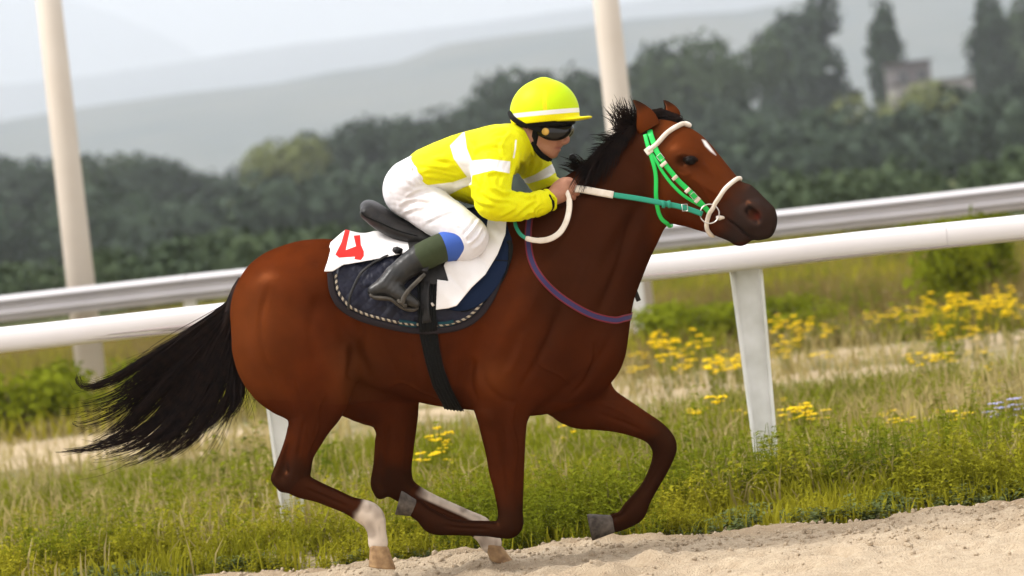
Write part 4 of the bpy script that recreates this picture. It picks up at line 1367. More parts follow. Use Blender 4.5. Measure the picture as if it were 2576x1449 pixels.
# hooves
def hoof(c, s, y, r1, r2, tilt, mt, name='hoof', depth=0.85):
    """c, s: photograph positions of the middle of the coronet and of the sole; r in px along the foot"""
    C, S = P(*c, y), P(*s, y)
    ax = S - C
    L = np.linalg.norm(ax); ax /= L
    f = np.array([math.cos(R(tilt)), 0, -math.sin(R(tilt))])       # direction of the toe in the side view (screen angle, clockwise)
    f = f - 0 * ax
    f /= np.linalg.norm(f)
    b = np.array([0, 1.0, 0])
    V, F = [], []
    n = 24
    prof = [(-0.12, 0.86), (0.0, 1.0), (0.12, 1.03), (0.5, None), (0.93, None), (1.0, None)]
    for t, q in prof:
        r = M(r1, y) * q if q else M(r1 + (r2 - r1) * t, y)
        if t == 1.0: r *= 0.96
        for k in range(n):
            a = 2 * math.pi * k / n
            ca = math.cos(a)
            rr = r * (1.0 if ca > -0.5 else 1.0 - 0.35 * (-ca - 0.5))
            V.append(C + ax * L * t + f * rr * ca * (1 + 0.10 * t * (ca > 0)) + b * r * depth * math.sin(a))
    m = len(prof)
    for i in range(m - 1):
        for k in range(n):
            F.append((i * n + k, i * n + (k + 1) % n, (i + 1) * n + (k + 1) % n, (i + 1) * n + k))
    base = (m - 1) * n
    V.append(C + ax * L * 0.90)
    for k in range(n): F.append((base + k, base + (k + 1) % n, len(V) - 1))
    F.append(tuple(range(n))[::-1])
    return obj(name, V, F, mt, horse, True)


hoof((952, 1378), (957, 1428), -0.145, 27, 36, 12, m_hoof_horn)
hoof((1240, 1372), (1262, 1416), 0.135, 28, 37, 20, m_hoof_horn)
hoof((1042, 1276), (1003, 1260), -0.15, 24, 33, 112, m_hoof_grey)
hoof((1538, 1316), (1482, 1322), 0.135, 26, 36, 85, m_hoof_grey)

# eyes
for s in (-1, 1):
    e0, n0 = hit(1737, 405, -0.0085)
    c = e0 if s < 0 else HEAD.mirror(e0)[0]
    bm = bmesh.new(); bmesh.ops.create_uvsphere(bm, u_segments=20, v_segments=12, radius=0.0230)
    V = [tuple(np.array(v.co) * (1.12, 0.95, 0.85) + c) for v in bm.verts]
    F = [[v.index for v in f.verts] for f in bm.faces]
    bm.free()
    obj('eye', V, F, m_eye, horse, True)
    # upper lid
    if s < 0: lid = [hit(1737 + 17 * math.cos(a), 404 - 12 * math.sin(a) + 3, 0.002)[0] for a in np.linspace(0.1, math.pi - 0.1, 9)]
    else: lid = HEAD.mirror(lid)
    V, F = tube_geo(lid, [0.003] + [0.0065] * 7 + [0.003], 7)
    obj('eyelid', V, F, m_hair, horse, True)


# ears
def ear(base_a, base_b, tip, y, open_dir, name='ear'):
    A, B, T = P(*base_a, y), P(*base_b, y), P(*tip, y)
    C = (A + B) / 2
    axis = T - C; L = np.linalg.norm(axis); axis /= L
    od = np.array(open_dir, float); od -= axis * (od @ axis); od /= np.linalg.norm(od)
    sd_ = np.cross(axis, od)
    W = np.linalg.norm(B - A) * 0.56
    ts = [0, .15, .3, .5, .7, .85, .95, 1.0]
    ws = [0.95, 1.0, .97, .83, .60, .38, .19, .03]
    n = 15
    outer, inner = [], []
    for t, w in zip(ts, ws):
        gap = R(30 + 55 * min(1, t * 1.6))               # half opening of the cup
        r = W * w
        bend = -od * 0.004 * math.sin(t * 2.6)
        for lst, k in ((outer, 1.0), (inner, 0.80)):
            for i in range(n):
                a = gap + (2 * math.pi - 2 * gap) * i / (n - 1)
                lst.append(C + axis * L * (t if lst is outer else min(t, 0.985)) + bend + k * r * (math.cos(a) * od + 0.92 * math.sin(a) * sd_))
    V = outer + inner
    F = []
    o = len(outer)
    for i in range(len(ts) - 1):
        for k in range(n - 1):
            a = i * n + k
            F.append((a, a + 1, a + n + 1, a + n)); F.append((o + a, o + a + n, o + a + n + 1, o + a + 1))
        for k in (0, n - 1):
            a = i * n + k
            F.append((a, a + n, o + a + n, o + a))
    V = np.array(V)
    tt = np.clip(((V - C) @ axis) / L, 0, 1)
    isin = np.r_[np.zeros(o), np.ones(o)]
    side = np.abs((V - C) @ sd_) / W
    dk = np.clip(sst(.45, .80, tt) + 0.6 * isin * sst(.1, .6, tt), 0, 1)
    tn = np.clip(isin * 0.7 * sst(.5, .1, tt) + .35 * (1 - isin), 0, 1)
    zz = np.zeros(len(V))
    return obj(name, V, F, m_coat, horse, True, dict(dark=dk, sock=isin * 0.25 * sst(.6, 0, tt), tan=tn, muzzle=zz, star=zz + 1, flesh=zz, dust=zz))


ear((1603, 334), (1660, 316), (1591, 252), -0.045, (-0.95, 0.22, -0.1))
ear((1660, 300), (1712, 306), (1667, 252), 0.085, (-0.92, -0.05, 0.1))


# ------------------------------------------------------------------ hair
def strands(C, r0, r1=0.0006):
    """C: (n, p, 3) centre lines -> thin three-sided tapered tubes"""
    n, p, _ = C.shape
    T = np.gradient(C, axis=1)
    T /= np.linalg.norm(T, axis=2)[..., None] + 1e-9
    U = np.cross(T, np.array([0, 1.0, 0.15])); U /= np.linalg.norm(U, axis=2)[..., None] + 1e-9
    W_ = np.cross(T, U)
    t = np.linspace(0, 1, p)
    r = np.asarray(r0).reshape(-1, 1) * (1 - t[None] ** 2.2) + r1
    V = np.stack([C + r[..., None] * (math.cos(a) * U + math.sin(a) * W_) for a in (0, 2.094, 4.189)], 2).reshape(-1, 3)
    i = np.arange(n)[:, None, None] * p * 3 + np.arange(p - 1)[None, :, None] * 3
    k = np.arange(3)[None, None, :]; k2 = (k + 1) % 3
    Q = np.stack([i + k, i + k2, i + 3 + k2, i + 3 + k], -1).reshape(-1, 4)
    return V, Q


def guide_strands(G, n, jit, curl, tipj, clumps, seed):
    """hair between ordered guide curves G (g, p, 3): locks that draw together towards their tips"""
    r = np.random.default_rng(seed)
    g, p, _ = G.shape
    t = np.linspace(0, 1, p)
    cu = r.uniform(0, g - 1.001, clumps); clen = r.uniform(0.70, 1.03, clumps); cy = r.normal(0, 1, (clumps, 3)); cc = r.normal(0, 1, (clumps, 3)); ph = r.uniform(0, 6.28, clumps)
    out = np.zeros((n, p, 3))
    for s in range(n):
        c = r.integers(clumps)
        u0 = np.clip(cu[c] + r.normal(0, 0.55), 0, g - 1.001)
        u = cu[c] + (u0 - cu[c]) * (1 - 0.90 * t ** 0.7)
        i = np.clip(np.floor(u).astype(int), 0, g - 2); f = u - i
        le = np.clip(clen[c] * r.uniform(0.72, 1.04), 0.3, 1.15)
        tt = np.clip(t * le, 0, 1) * (p - 1)
        j = np.clip(np.floor(tt).astype(int), 0, p - 2); h = (tt - j)
        A = (G[i, j] * (1 - f)[:, None] + G[i + 1, j] * f[:, None]); B = (G[i, j + 1] * (1 - f)[:, None] + G[i + 1, j + 1] * f[:, None])
        q = A + (B - A) * h[:, None]
        if le > 1: q += (q[-1] - q[-2]) * (np.maximum(t * le - 1, 0) * p)[:, None]
        w = t ** 1.6
        q += (cy[c] * np.array([.4, 1, .4]) * jit + cc[c] * 0.4 * tipj * t[:, None]) * w[:, None] + r.normal(0, 1, 3) * tipj * 0.28 * (t ** 1.2)[:, None]
        q += (np.sin(t * 5 + ph[c]) * curl * w)[:, None] * cy[c]
        q += r.normal(0, 0.004, 3) * np.array([1, 2.5, 1])
        out[s] = q
    return out


def guides(L, y0, y1, n=22):
    G = []
    for k, q in enumerate(L):
        pts = np.array([P(a, b, y0 + (y1[k] if np.ndim(y1) else y1) * (i / (len(q) - 1))) for i, (a, b) in enumerate(q)])
        d = smooth_path(pts, 12)
        s = np.r_[0, np.cumsum(np.linalg.norm(np.diff(d, axis=0), axis=1))]
        G.append(np.stack([np.interp(np.linspace(0, s[-1], n), s, d[:, c]) for c in range(3)], 1))
    return np.array(G)


TG = guides([[(606, 742), (545, 784), (470, 835), (385, 888), (290, 945), (215, 968), (200, 940)],
             [(604, 744), (535, 800), (440, 875), (355, 945), (290, 985), (215, 1000), (205, 985)],
             [(603, 748), (535, 825), (445, 925), (370, 1015), (320, 1075), (250, 1120), (190, 1140)],
             [(603, 752), (540, 845), (460, 965), (385, 1062), (300, 1120), (210, 1148), (130, 1158)],
             [(603, 756), (550, 860), (482, 985), (410, 1080), (340, 1130), (255, 1157), (180, 1160)],
             [(603, 760), (562, 870), (510, 985), (455, 1070), (400, 1115), (330, 1146), (280, 1156)],
             [(604, 764), (578, 880), (542, 980), (505, 1050), (460, 1098), (405, 1128), (370, 1140)],
             [(605, 768), (590, 885), (574, 970), (545, 1035), (510, 1078), (470, 1100), (450, 1108)],
             [(606, 772), (598, 885), (598, 960), (588, 1010), (568, 1045), (540, 1070), (525, 1078)],
             [(606, 776), (604, 880), (624, 945), (632, 985), (626, 1020), (608, 1048), (598, 1060)]], -0.0, [.04, .08, .12, .06, -.02, -.06, -.08, -.10, -.10, -.10], 26)
C = guide_strands(TG, 2700, 0.024, 0.016, 0.020, 46, 11)
C2 = guide_strands(TG, 320, 0.050, 0.030, 0.055, 160, 12)
C = np.vstack([C, C2])
V, Q = strands(C, np.r_[rng.uniform(0.0011, 0.0022, len(C) - 320), rng.uniform(.0007, .0012, 320)])
tail = obj('tail', V, Q, m_hair, horse, True)
# dock of the tail
V, F = tube_geo([P(622, 712, 0), P(606, 735, 0), P(586, 772, 0), P(566, 822, 0), P(540, 880, 0)], [0.045, 0.043, 0.036, 0.024, 0.008], 12)
obj('tail_dock', V, F, m_hair, horse, True)

# mane
crest = smooth_path([(1450, 456), (1470, 432), (1510, 400), (1548, 362), (1584, 328), (1612, 306)], 6)
MC = []
r_ = np.random.default_rng(5)
p_ = 12
locks = [(r_.uniform(0, 1), r_.normal(0, 1, 3), r_.uniform(.65, 1.15)) for _ in range(46)]
for s in range(2600):
    lk = locks[r_.integers(len(locks))]
    u = np.clip(lk[0] + r_.normal(0, 0.035), 0, 1)
    i = u * (len(crest) - 1); j = min(int(i), len(crest) - 2); f = i - j
    bx, by = crest[j] * (1 - f) + crest[j + 1] * f
    yb = r_.uniform(-0.045, 0.03)
    base = P(bx + r_.normal(0, 3), by + 8 + r_.normal(0, 3), yb)
    kind = r_.random()
    if u < .34: kind = .1
    if kind < 0.42:      # blown back and up along the crest
        L = (0.045 + 0.075 * u) * lk[2] * r_.uniform(0.7, 1.1)
        dvec = np.array([-0.80 + 0.35 * u, -0.10, 0.22 + 0.50 * u]) + lk[1] * np.array([.16, .22, .18]) + r_.normal(0, 0.03, 3)
        drop = np.array([-0.25, -0.15, -0.50]) * min(1, u * 4)
    else:                # lying down on the near side of the neck
        L = (0.085 + 0.05 * math.sin(u * 3.1)) * lk[2] * r_.uniform(0.7, 1.15)
        dvec = np.array([-0.55, -0.55, 0.25]) + lk[1] * np.array([.15, .1, .15]) + r_.normal(0, 0.06, 3)
        drop = np.array([-0.15, -0.25, -1.1])
    t = np.linspace(0, 1, p_)[:, None]
    q = base + L * (dvec * t + drop * t * t * 0.9)
    q[1:] += np.cumsum(r_.normal(0, 0.0006, (p_ - 1, 3)), axis=0)
    MC.append(q)
for s in range(260):     # loose tuft standing up behind the ears and one at the withers end
    a = r_.random()
    if s < 150: bx, by, tx, ty = 1585 + r_.normal(0, 14), 335 + r_.normal(0, 10), -25 + r_.normal(0, 16), -62 + r_.normal(0, 16)
    else: bx, by, tx, ty = 1470 + r_.normal(0, 8), 432 + r_.normal(0, 8), -38 + r_.normal(0, 9), -22 + r_.normal(0, 7)
    A = P(bx, by, r_.normal(0, .02)); B = P(bx + tx * .5 + r_.normal(0, 3), by + ty * .65, r_.normal(0, .02)); D = P(bx + tx * 1.0, by + ty, r_.normal(0, .04))
    MC.append(smooth_path([A, B, D], 6)[:12] if True else None)
V, Q = strands(np.array(MC), rng.uniform(0.0012, 0.0024, len(MC)))
obj('mane', V, Q, m_hair, horse, True)
# forelock lying back between the ears and down the brow
FC = []
for s in range(420):
    y = r_.normal(0.02, 0.022)
    A = P(1618 + r_.normal(0, 8), 296 + r_.normal(0, 5), y); B = P(1660 + r_.normal(0, 6), 286 + r_.normal(0, 5), y + .01)
    D = P(1690 + r_.normal(0, 10), 300 + r_.normal(0, 5), y + r_.normal(0.01, .012)); E = P(1712 + r_.normal(0, 14), 316 + r_.normal(0, 4), y + r_.normal(0.02, .015))
    FC.append(smooth_path([A, B, D, E], 4)[:12])
V, Q = strands(np.array(FC), rng.uniform(0.0010, 0.0018, len(FC)))
obj('forelock', V, Q, m_hair, horse, True)

# ================================================================== tack on the horse
def pxz(L, y=-0.25):
    return [tuple(P(a, b, y)[[0, 2]]) for a, b in L]


def up2(a):
    for ax in range(3):
        n = a.shape[ax]
        s = [slice(None)] * 3
        s0, s1 = list(s), list(s)
        s0[ax], s1[ax] = slice(0, n - 1), slice(1, n)
        mid = (a[tuple(s0)] + a[tuple(s1)]) * 0.5
        sh = list(a.shape); sh[ax] = 2 * n - 1
        o = np.empty(sh, dtype=np.float32)
        e, d = list(s), list(s)
        e[ax], d[ax] = slice(0, None, 2), slice(1, None, 2)
        o[tuple(e)] = a; o[tuple(d)] = mid
        a = o
    return a


def shell(poly, o, t, ofs=None, thick=None, y=-0.25, near_only=False, relax=2, rnd=0.004):
    """layer of thickness t lying o above the horse's skin inside a side-view outline"""
    pw = pxz(poly, y)
    a = np.array(pw)
    S = HF.box((a[:, 0].min() - .02, -0.42, a[:, 1].min() - .02), (a[:, 0].max() + .02, 0.0 if near_only else 0.42, a[:, 1].max() + .02))
    D = up2(HF.d[S])
    h = HF.h / 2
    lo_ = np.array([HF.ax[i][S[i].start] for i in range(3)])
    gx_, gz_ = lo_[0] + h * np.arange(D.shape[0]), lo_[2] + h * np.arange(D.shape[2])
    X, Z = np.meshgrid(gx_, gz_, indexing='ij')
    sd_ = poly_sd(X, Z, pw).astype(np.float32)
    O = np.full_like(sd_, o) if ofs is None else (o + ofs(X, Z)).astype(np.float32)
    T = np.full_like(sd_, t) if thick is None else (t + thick(X, Z, sd_)).astype(np.float32)
    c = np.abs(D - (O + T / 2)[:, None, :]) - (T / 2)[:, None, :]
    s3 = np.broadcast_to(sd_[:, None, :], c.shape)
    k = rnd
    hh = np.maximum(k - np.abs(c - s3), 0) / k
    F_ = np.maximum(c, s3) + hh * hh * k * .25
    if near_only:
        F_[:, -1, :] = 1
    F_[0] = 1; F_[-1] = 1; F_[:, 0] = 1; F_[:, :, 0] = 1; F_[:, :, -1] = 1
    return surface_nets(F_, lo_, h, relax)


def shade_attr(V, poly):
    x, y = to_px(V)
    d = poly_sd(x, y, poly) / 600
    d[V[:, 1] > 0] = 1
    return d


def curve_px(L, n=5):
    return [tuple(q) for q in smooth_path(L, n)]


# quilted pad
PAD = curve_px([(838, 640), (829, 690), (834, 735), (856, 775), (905, 803), (980, 824), (1050, 836), (1120, 834), (1175, 820), (1215, 790), (1245, 745), (1262, 700), (1272, 640),
                (1262, 560), (1180, 520), (1000, 545), (900, 580)]) + [(838, 640)]


def quilt(X, Z, sd_):
    a = np.sin((X * .8 + Z) * 62) * np.sin((X * .8 - Z) * 62)
    w = vnoise(X * 26, Z * 26, 0, 51)
    inner = np.clip((-sd_ - .030) / .008, 0, 1)
    return .0035 * np.sqrt(np.abs(a)) * inner + .005 * w * inner + .003 * np.abs(vnoise(X * 55, Z * 30, 0, 56)) * inner - .004 * np.exp(-((sd_ + .026) / .006) ** 2)


V, Q = shell(PAD, 0.003, 0.011, None, quilt, relax=1)
pad = obj('saddle_pad', V, Q, m_pad, None)
tag(pad, 'dark navy quilted saddle pad with beige rope trim under the rider boot', 'saddle pad')
PADB = BVHTree.FromPolygons([tuple(v) for v in V], [tuple(f) for f in Q.tolist()])


def hit_on(tree_, px, py, lift=0.0, y=-0.25):
    loc, n, _, _ = tree_.ray_cast(Vector(CAM), Vector(ray_dir(px, py)))
    if loc is None:
        loc, n, _, _ = tree_.find_nearest(Vector(P(px, py, y)))
    return np.array(loc) + np.array(n) * lift, np.array(n)


def strip(name, L, half, lift, thick, mt, parent, tree_=None, n=5, taper=None, y=-.25):
    """flat strap laid on a surface along photograph positions"""
    pts = smooth_path(L, n)
    C, N = [], []
    for a, b in pts:
        c, q = hit_on(tree_ or HB, a, b, lift, y)
        C.append(c); N.append(q)
    return ribbon(name, C, N, half, thick, mt, parent, taper)


def ribbon(name, C, N, half, thick, mt, parent, taper=None, smooth_n=3):
    C, N = np.array(C, dtype=float), np.array(N, dtype=float)
    for _ in range(smooth_n):
        C[1:-1] = (C[:-2] + 2 * C[1:-1] + C[2:]) / 4
        N[1:-1] = (N[:-2] + 2 * N[1:-1] + N[2:]) / 4
    N /= np.linalg.norm(N, axis=1)[:, None]
    T = np.gradient(C, axis=0); T /= np.linalg.norm(T, axis=1)[:, None]
    S = np.cross(T, N); S /= np.linalg.norm(S, axis=1)[:, None]
    N = np.cross(S, T)
    m = len(C)
    V, F = [], []
    prof = [(-1, 0), (-.92, .8), (-.6, 1), (.6, 1), (.92, .8), (1, 0), (.6, -.3), (-.6, -.3)]
    k = len(prof)
    for i in range(m):
        w = half * (taper[i * (len(taper) - 1) // (m - 1)] if taper else 1)
        for a, b in prof: V.append(C[i] + S[i] * a * w + N[i] * b * thick)
    for i in range(m - 1):
        for j in range(k):
            j2 = (j + 1) % k
            F.append((i * k + j, (i + 1) * k + j, (i + 1) * k + j2, i * k + j2))
    F.append(tuple(range(k))[::-1][::-1]); F.append(tuple((m - 1) * k + j for j in range(k))[::-1])
    return obj(name, V, F, mt, parent)


# binding round the pad's edge and the twisted rope inside it
EDGE = [(831, 688), (836, 733), (858, 772), (906, 800), (980, 821), (1050, 832), (1120, 830), (1173, 816), (1211, 787), (1240, 743), (1256, 700)]
strip('binding', EDGE, .013, .003, .006, m_padedge, pad, PADB, 8)
ROPE = [(845, 690), (850, 727), (869, 760), (912, 786), (985, 806), (1040, 815), (1085, 817), (1120, 815), (1165, 803), (1198, 777), (1224, 738)]
pts = smooth_path(ROPE, 44)
rope_m = mat('twisted_rope', (0.40, 0.34, 0.25), 0.85, 0.2)
attr_mix(rope_m, 'twist', (0.035, 0.03, 0.03), 0.42, 0.58)
C_ = np.array([hit_on(PADB, a, b, .004)[0] for a, b in pts])
for _ in range(4): C_[1:-1] = (C_[:-2] + 2 * C_[1:-1] + C_[2:]) / 4
s_ = np.r_[0, np.cumsum(np.linalg.norm(np.diff(C_, axis=0), axis=1))]
V, F = tube_geo(C_, .0062, 8)
ph = np.repeat(s_, 8) / .024 * 6.283 + np.tile(np.arange(8) * 2 * math.pi / 8, len(s_))
obj('rope_trim', V, F, rope_m, pad, True, dict(twist=.5 + .5 * np.sin(ph)))
strip('badge', [(1004, 812), (1028, 817), (1048, 819)], .019, .005, .004, m_teal, pad, PADB, 4)
strip('badge', [(1102, 819), (1120, 817), (1142, 811)], .018, .005, .004, m_teal, pad, PADB, 4)

# smooth navy pad in front
FRONT = curve_px([(1100, 770), (1160, 782), (1210, 764), (1250, 722), (1277, 668), (1288, 612), (1281, 585), (1262, 545), (1180, 520), (1110, 560)]) + [(1100, 700)]
V, Q = shell(FRONT, 0.014, 0.014, lambda X, Z: .003 * vnoise(X * 14, Z * 14, 0, 52), lambda X, Z, s: .006 * np.clip(-s / .03, 0, 1))
fp = obj('fleece_pad', V, Q, m_fleece, None)
tag(fp, 'smooth navy blue fleece pad in front of the white hanging cloth', 'saddle pad')
FPB = BVHTree.FromPolygons([tuple(v) for v in V], [tuple(f) for f in Q.tolist()])
strip('edge_roll', [(1150, 786), (1205, 770), (1248, 727), (1279, 670), (1291, 612), (1283, 582)], .010, .002, .006, m_strapblk, fp, FPB, 6)
strip('seam', [(1226, 655), (1250, 655), (1281, 657)], .003, .001, .002, m_strapblk, fp, FPB, 3)

# number cloth: rear panel with the printed figure, front panel hanging by the knee
NUM = [(902, 540), (884, 543), (866, 559), (861, 580), (828, 610), (825, 621), (829, 629), (823, 659), (815, 684), (838, 683), (864, 667), (900, 661), (950, 652), (1020, 637),
       (1080, 640), (1100, 560), (1000, 560), (960, 580), (936, 572)]


def numwave(X, Z):
    e = np.clip((P(880, 620, -.25)[0] - X) / .12, 0, 1)
    return .008 * np.sin(X * 46 + Z * 30) * .5 + .006 * vnoise(X * 18, Z * 14, 0, 53) + .022 * e * (0.6 + .6 * np.sin(Z * 40 + X * 12)) - .012 * e


V, Q = shell(NUM, 0.030, 0.0055, numwave, relax=2, rnd=.003)
FIG = [(868, 577.7), (881.4, 573.9), (870, 628.9), (895.4, 619.4), (889.7, 592.9), (906, 591), (908, 615.6), (915.5, 632.7), (915.5, 644.1), (908, 654.7), (890.9, 652.4), (892.8, 646),
       (853, 648.6), (843.5, 640.3), (847.3, 632.7), (858.6, 610)]
cloth = obj('number_cloth', V, Q, m_cloth, None, True, dict(print=shade_attr(V, FIG)))
tag(cloth, 'white racing number cloth with a red figure behind the saddle', 'number cloth')
FRC = [(1228, 542), (1275, 548), (1272, 590), (1252, 640), (1222, 690), (1188, 722), (1150, 768), (1128, 775), (1097, 779), (1100, 702), (1128, 706), (1116, 668), (1122, 655), (1148, 656),
       (1185, 632), (1208, 610), (1222, 580)]


def hang(X, Z):
    a = P(1120, 680, -.25)
    return .016 * np.abs(np.sin((X - a[0]) * 18 + (Z - a[2]) * 13)) + .006 * vnoise(X * 22, Z * 16, 0, 54)


V, Q = shell(FRC, 0.036, 0.006, hang, relax=2, rnd=.003)
k = V[:, 1] < 0.02
keep = k[Q].all(1)
remap = np.cumsum(k) - 1
obj('hanging_panel', V[k], remap[Q[keep]], m_cloth, cloth, True, dict(print=np.ones(int(k.sum()))))

# saddle
SF = Field((P(890, 640, 0)[0], -.22, P(1000, 660, 0)[2]), (P(1260, 560, 0)[0], .22, P(1100, 470, 0)[2]), .005)
SF.chain(rows([(930, 518, 13, 0, .125), (938, 524, 19, 0, .145), (962, 540, 20, 0, .15), (1002, 564, 18, 0, .145), (1060, 580, 17, 0, .125), (1120, 577, 18, 0, .10),
               (1180, 560, 19, 0, .09), (1222, 535, 16, 0, .075)]), .02, 5)
SF.chain(rows([(922, 522, 17, 0, .12), (926, 530, 18, 0, .13)]), .02, 3)
for s in (-1, 1):
    SF.chain(rows([(922, 536, 17, s * .112, .042), (960, 562, 21, s * .122, .042), (1010, 586, 21, s * .13, .045), (1080, 602, 20, s * .14, .04), (1150, 600, 22, s * .13, .04)]), .012, 4)
SV, SQ = SF.mesh(1)
saddle = obj('racing_saddle', SV, SQ, m_leather, None, True)
tag(saddle, 'black leather saddle with raised cantle on the bay horse back', 'saddle')
for s in (-1, 1):
    wl = smooth_path([P(909, 534, s * .155), P(922, 546, s * .160), P(955, 560, s * .166), P(1000, 580, s * .172), P(1050, 594, s * .176)], 5)
    V, F = tube_geo(wl, .0035, 6)
    obj('welt', V, F, m_strapblk, saddle)
FLAP = curve_px([(1016, 572), (1100, 575), (1190, 590), (1200, 640), (1140, 700), (1100, 716), (1060, 704), (1032, 650)], 4)
V, Q = shell(FLAP, .030, .006, None, None)
obj('flap', V, Q, m_leather, saddle, True)
FLB = BVHTree.FromPolygons([tuple(v) for v in V], [tuple(f) for f in Q.tolist()])
GIRTH = [(1050, 690), (1096, 690), (1098, 780), (1101, 832), (1107, 880), (1118, 930), (1136, 980), (1160, 1030), (1180, 1075), (1128, 1075), (1110, 1020), (1088, 975), (1071, 915), (1056, 845), (1051, 790)]
zt = P(1050, 838, -.25)[2]


def gofs(X, Z):
    return .022 * np.clip((Z - zt) / .03 + .5, 0, 1)


V, Q = shell(GIRTH, .002, .008, gofs, lambda X, Z, s: .003 * np.cos(s * 520), rnd=.004)
obj('girth', V, Q, m_strapblk, saddle, True)
GB_ = BVHTree.FromPolygons([tuple(v) for v in V], [tuple(f) for f in Q.tolist()])
strip('billet', [(1072, 700), (1068, 760), (1074, 812)], .020, .002, .004, m_leather, saddle, GB_, 5)
strip('buckle_tab', [(1084, 762), (1090, 770)], .006, .004, .002, m_white_rein, saddle, GB_, 2)
strip('dangling_thong', [(1000, 640), (968, 650), (942, 662), (920, 680), (899, 702), (884, 740), (877, 770), (873, 812)], .0055, .010, .004, m_leather, saddle, PADB, 5)
c = hit_on(PADB, 997, 642, .03)[0]
MB().tube([c + (-.012, -.01, .004), c + (0, -.016, 0), c + (.022, -.01, -.008)], [.010, .017, .012], 8).build('thong_knot', m_leather, saddle, True)
for s in (-1, 1):       # stirrup irons and leathers
    ys = s * .345
    A = P(1068, 690, ys)
    top = P(1080, 612, s * .255)
    lt = [top, P(1076, 650, s * .30), A + (0, 0, .01)]
    ribbon('stirrup_leather', smooth_path(lt, 5), [(0, -1.0 * 1, .2)] * 11, .013, .004, m_leather, saddle)
    L = P(1012, 762, ys)
    mb = MB()
    for q in (-1, 1):
        yb = ys + q * .060
        path = smooth_path([A, P(1054, 704, ys + q * .035), P(1030, 728, yb), P(1016, 748, yb), P(1012, 764, yb)], 4)
        mb.tube(path, [.008] * 3 + [.0095] * 10 + [.011] * 4, 8, .75, (0, 1, 0))
    iron = mb.build('stirrup_iron', m_sole, saddle, True)
    d = P(1030, 774, ys) - P(998, 750, ys); d /= np.linalg.norm(d)
    n_ = np.array([-d[2], 0, d[0]])
    tr = MB()
    for q in (-1, 1):
        c = L + d * .016 * q
        tr.tube([c + (0, -.066, 0), c + (0, .066, 0)], .0085, 8)
    for yy_ in (-.06, 0, .06): tr.tube([L - d * .02 + (0, yy_, 0), L + d * .02 + (0, yy_, 0)], .007, 6)
    tr.build('tread', m_sole, iron, True)

# neck strap
NS = [(1343, 505), (1334, 545), (1329, 585), (1331, 630), (1345, 676), (1380, 722), (1425, 758), (1475, 787), (1515, 801), (1548, 806), (1566, 801)]
nst = empty('neck_strap', tuple(hit(1430, 760)[0]), 'violet neck strap with red edges round the base of the horse neck', 'neck strap')
pts = smooth_path(NS, 6)
C_, N_ = zip(*[hit(a, b, .003) for a, b in pts])
C_, N_ = list(C_), list(N_)
fx = C_[-1]
ext = [np.array([fx[0] + .012 * math.sin(t * 1.57), fx[1] + (0.03 - fx[1]) * t, fx[2] + .012 * t]) for t in (.2, .45, .7, .95)]
for e in ext:
    loc, n, _, _ = HB.find_nearest(Vector(e)); C_.append(np.array(loc) + np.array(n) * .004); N_.append(np.array(n))
ribbon('webbing', C_, N_, .0125, .004, m_purple, nst)
Ca, Na = np.array(C_), np.array(N_)
T_ = np.gradient(Ca, axis=0); T_ /= np.linalg.norm(T_, axis=1)[:, None]
Sd = np.cross(T_, Na)
for s in (-1, 1):
    ribbon('red_edge', Ca + Sd * s * .0118 + Na * .0008, Na, .0032, .0045, m_redline, nst)

# ------------------------------------------------------------------ bridle
bridle = empty('bridle', tuple(P(1700, 430, -.1)), 'bright green webbing bridle with white browband and noseband on the bay head', 'bridle')


def head_loop(name, L, rad, mt, n=5, lift=.004, closed=True, mid=(), flat=1.0):
    """band round the head: laid on the near side, mirrored to the far one"""
    near = [hit(a, b, lift)[0] for a, b in smooth_path(L, n)]
    far = list(HEAD.mirror(np.array(near)))[::-1]
    pts = near + far
    p = np.array(pts)
    for _ in range(3):
        if closed: p = (np.roll(p, 1, 0) + 2 * p + np.roll(p, -1, 0)) / 4
        else: p[1:-1] = (p[:-2] + 2 * p[1:-1] + p[2:]) / 4
    V, F = tube_geo(p, rad, 12, flat, None, closed)
    return obj(name, V, F, mt, bridle, True)


head_loop('browband', [(1632, 379), (1649, 368), (1662, 354), (1676, 339), (1693, 327), (1711, 318), (1726, 312), (1736, 311)], .0105, m_white_rein, closed=False, lift=.009)
head_loop('noseband', [(1793, 590), (1782, 578), (1779, 562), (1784, 541), (1793, 523), (1803, 505), (1814, 488), (1825, 474), (1837, 463), (1849, 454), (1860, 450)], .0095, m_white_rein, lift=.008)
strip('browband_loop', [(1626, 385), (1634, 379), (1641, 374)], .016, .007, .007, m_white_rein, bridle, HB, 3, y=-.1)
CHEEK = [(1637, 338), (1644, 358), (1652, 379), (1664, 398), (1676, 415), (1691, 433), (1705, 450), (1720, 465), (1734, 479), (1750, 495), (1766, 511), (1780, 526), (1790, 535)]
strip('cheek_strap', CHEEK, .0115, .007, .005, m_bgreen, bridle, HB, 4, y=-.1)
strip('cheek_strap', [(1640, 386), (1652, 403), (1663, 424), (1676, 444), (1690, 462), (1705, 478), (1719, 490), (1734, 500), (1750, 509), (1764, 517), (1784, 528)], .0072, .004, .004, m_bgreen, bridle, HB, 4, y=-.1)
TL = [(1624, 340), (1628, 358), (1634, 379), (1641, 398), (1646, 415), (1650, 433), (1651, 451), (1651, 470), (1651, 491), (1652, 512), (1655, 532), (1660, 545), (1667, 554), (1678, 560)]
pts = smooth_path(TL, 4)
C_, N_ = map(list, zip(*[hit(a, b, .006) for a, b in pts]))
strip('throat_latch', TL, .0090, .006, .004, m_bgreen, bridle, HB, 4, y=-.1)
